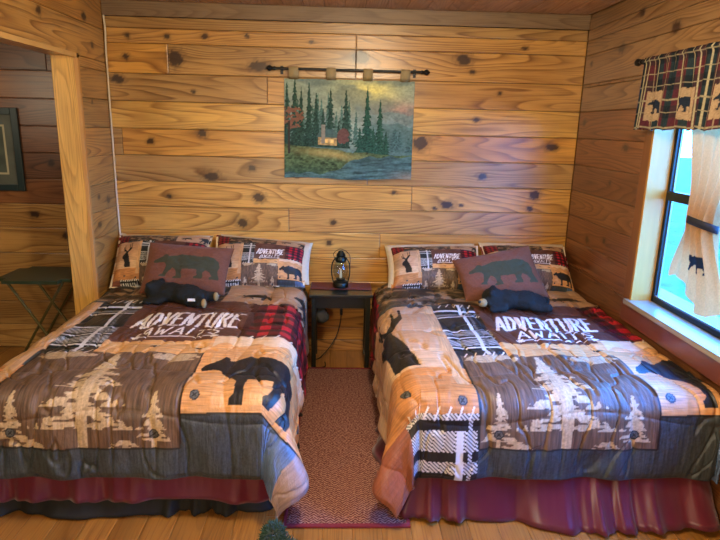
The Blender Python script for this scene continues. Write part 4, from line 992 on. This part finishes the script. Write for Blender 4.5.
# fluffy dark green tuft on the floor at the bottom edge of the view
t = empty('fluffy_pompom', (-.235, 1.955, 0), 'dark green fluffy pompom on the floor below the drooping comforter corner', 'pompom')
mb = MB(); R = np.random.default_rng(5)
for (c, r, nn) in (((-.237, 1.965, .100), 0.050, 620), ((-.225, 1.945, .05), 0.065, 700), ((-.272, 1.95, .048), 0.043, 320), ((-.185, 1.95, .045), 0.045, 320)):
    for i in range(nn):
        d = R.normal(size=3); d /= np.linalg.norm(d); d2 = d+R.normal(size=3)*.25; d2 /= np.linalg.norm(d2)
        a = np.array(c)+d*r*.55; b = a+d2*r*R.uniform(.35, .75); b[2] = max(b[2], .002); a[2] = max(a[2], .002)
        s_ = np.cross(d, R.normal(size=3)); s_ /= np.linalg.norm(s_); s_ *= .0055; u_ = np.cross(d, s_)/np.linalg.norm(d)
        mb.add([a+s_, a-s_*.5+u_*.87, a-s_*.5-u_*.87, b], [(0, 1, 3), (1, 2, 3), (2, 0, 3)])
mb.build('tuft', M['green_fluff'], t)
MB().ball((-.287, 1.925, .072), .011, 2, (1, 1, 1.3)).build('cream_tip', M['cream'], t, True)

# ================================================================== LIGHT, CAMERA
def area(name, loc, target, size, power, col, sy=None, spread=None):
    l = bpy.data.lights.new(name, 'AREA'); l.energy = power; l.color = col; l.size = size
    if sy: l.shape = 'RECTANGLE'; l.size_y = sy
    if spread: l.spread = spread
    o = bpy.data.objects.new(name, l); COL.objects.link(o); o.location = loc
    o.rotation_euler = (Vector(target)-Vector(loc)).to_track_quat('-Z', 'Y').to_euler(); return o
WARM = (1.0, .87, .62)
def lamp(name, loc, power, col, r):
    l = bpy.data.lights.new(name, 'POINT'); l.energy = power; l.color = col; l.shadow_soft_size = r
    o = bpy.data.objects.new(name, l); COL.objects.link(o); o.location = loc; return o
lamp('ceiling_lamp', (.25, 1.9, 2.15), 108, WARM, .14)
lamp('rear_fill', (-.7, -.6, 1.45), 118, WARM, .25)  # added fill behind the camera, lifts undersides and flattens shading
lamp('side_room_lamp', (-3.0, 1.9, 1.9), 30, WARM, .2)
sun = bpy.data.lights.new('sun', 'SUN'); sun.energy = 5.0; sun.color = (1.0, .95, .80); sun.angle = .02
so = bpy.data.objects.new('sun', sun); COL.objects.link(so); so.rotation_euler = (Vector((.25, .75, -.85))).to_track_quat('-Z', 'Y').to_euler()
w = bpy.data.worlds.new('sky'); SC.world = w; w.use_nodes = True; nt = w.node_tree; bg = nt.nodes['Background']
tc = nd(nt, 'ShaderNodeTexCoord'); sp = nd(nt, 'ShaderNodeSeparateXYZ'); nt.links.new(tc.outputs['Generated'], sp.inputs[0])
c = mixc(nt, mth(nt, 'MAXIMUM', mth(nt, 'MINIMUM', mth(nt, 'MULTIPLY_ADD', sp.outputs[2], 1.2, .1), 1), 0), (.08, .37, 1.0), (.03, .23, 1.0))
nt.links.new(c, bg.inputs[0]); bg.inputs[1].default_value = 40.0
cam = bpy.data.cameras.new('camera'); co = bpy.data.objects.new('camera', cam); COL.objects.link(co)
cam.sensor_fit = 'HORIZONTAL'; cam.sensor_width = 36; cam.lens = 580.75/720*36; cam.clip_start = .05; cam.clip_end = 300
p_, y_, r_ = math.radians(13.78156), math.radians(2.22157), math.radians(1.37895)
right = Vector((math.cos(y_), -math.sin(y_), 0)); fwd = Vector((math.sin(y_), math.cos(y_), 0)); up = Vector((0, 0, 1))
f2 = fwd*math.cos(p_)-up*math.sin(p_); u2 = up*math.cos(p_)+fwd*math.sin(p_)
r3 = right*math.cos(r_)+u2*math.sin(r_); u3 = u2*math.cos(r_)-right*math.sin(r_)
m = Matrix(((r3.x, u3.x, -f2.x, 0), (r3.y, u3.y, -f2.y, 0), (r3.z, u3.z, -f2.z, 1.65), (0, 0, 0, 1)))
co.matrix_world = m
SC.camera = co
vs = SC.view_settings
SC.display_settings.display_device = 'sRGB'; vs.view_transform = 'Standard'; vs.look = 'None'; vs.exposure = 0.0; vs.gamma = 1.0
try: vs.use_curve_mapping = False
except Exception: pass
SC.cycles.use_denoising = True; SC.cycles.max_bounces = 8; SC.cycles.transparent_max_bounces = 12; SC.cycles.sample_clamp_indirect = 6
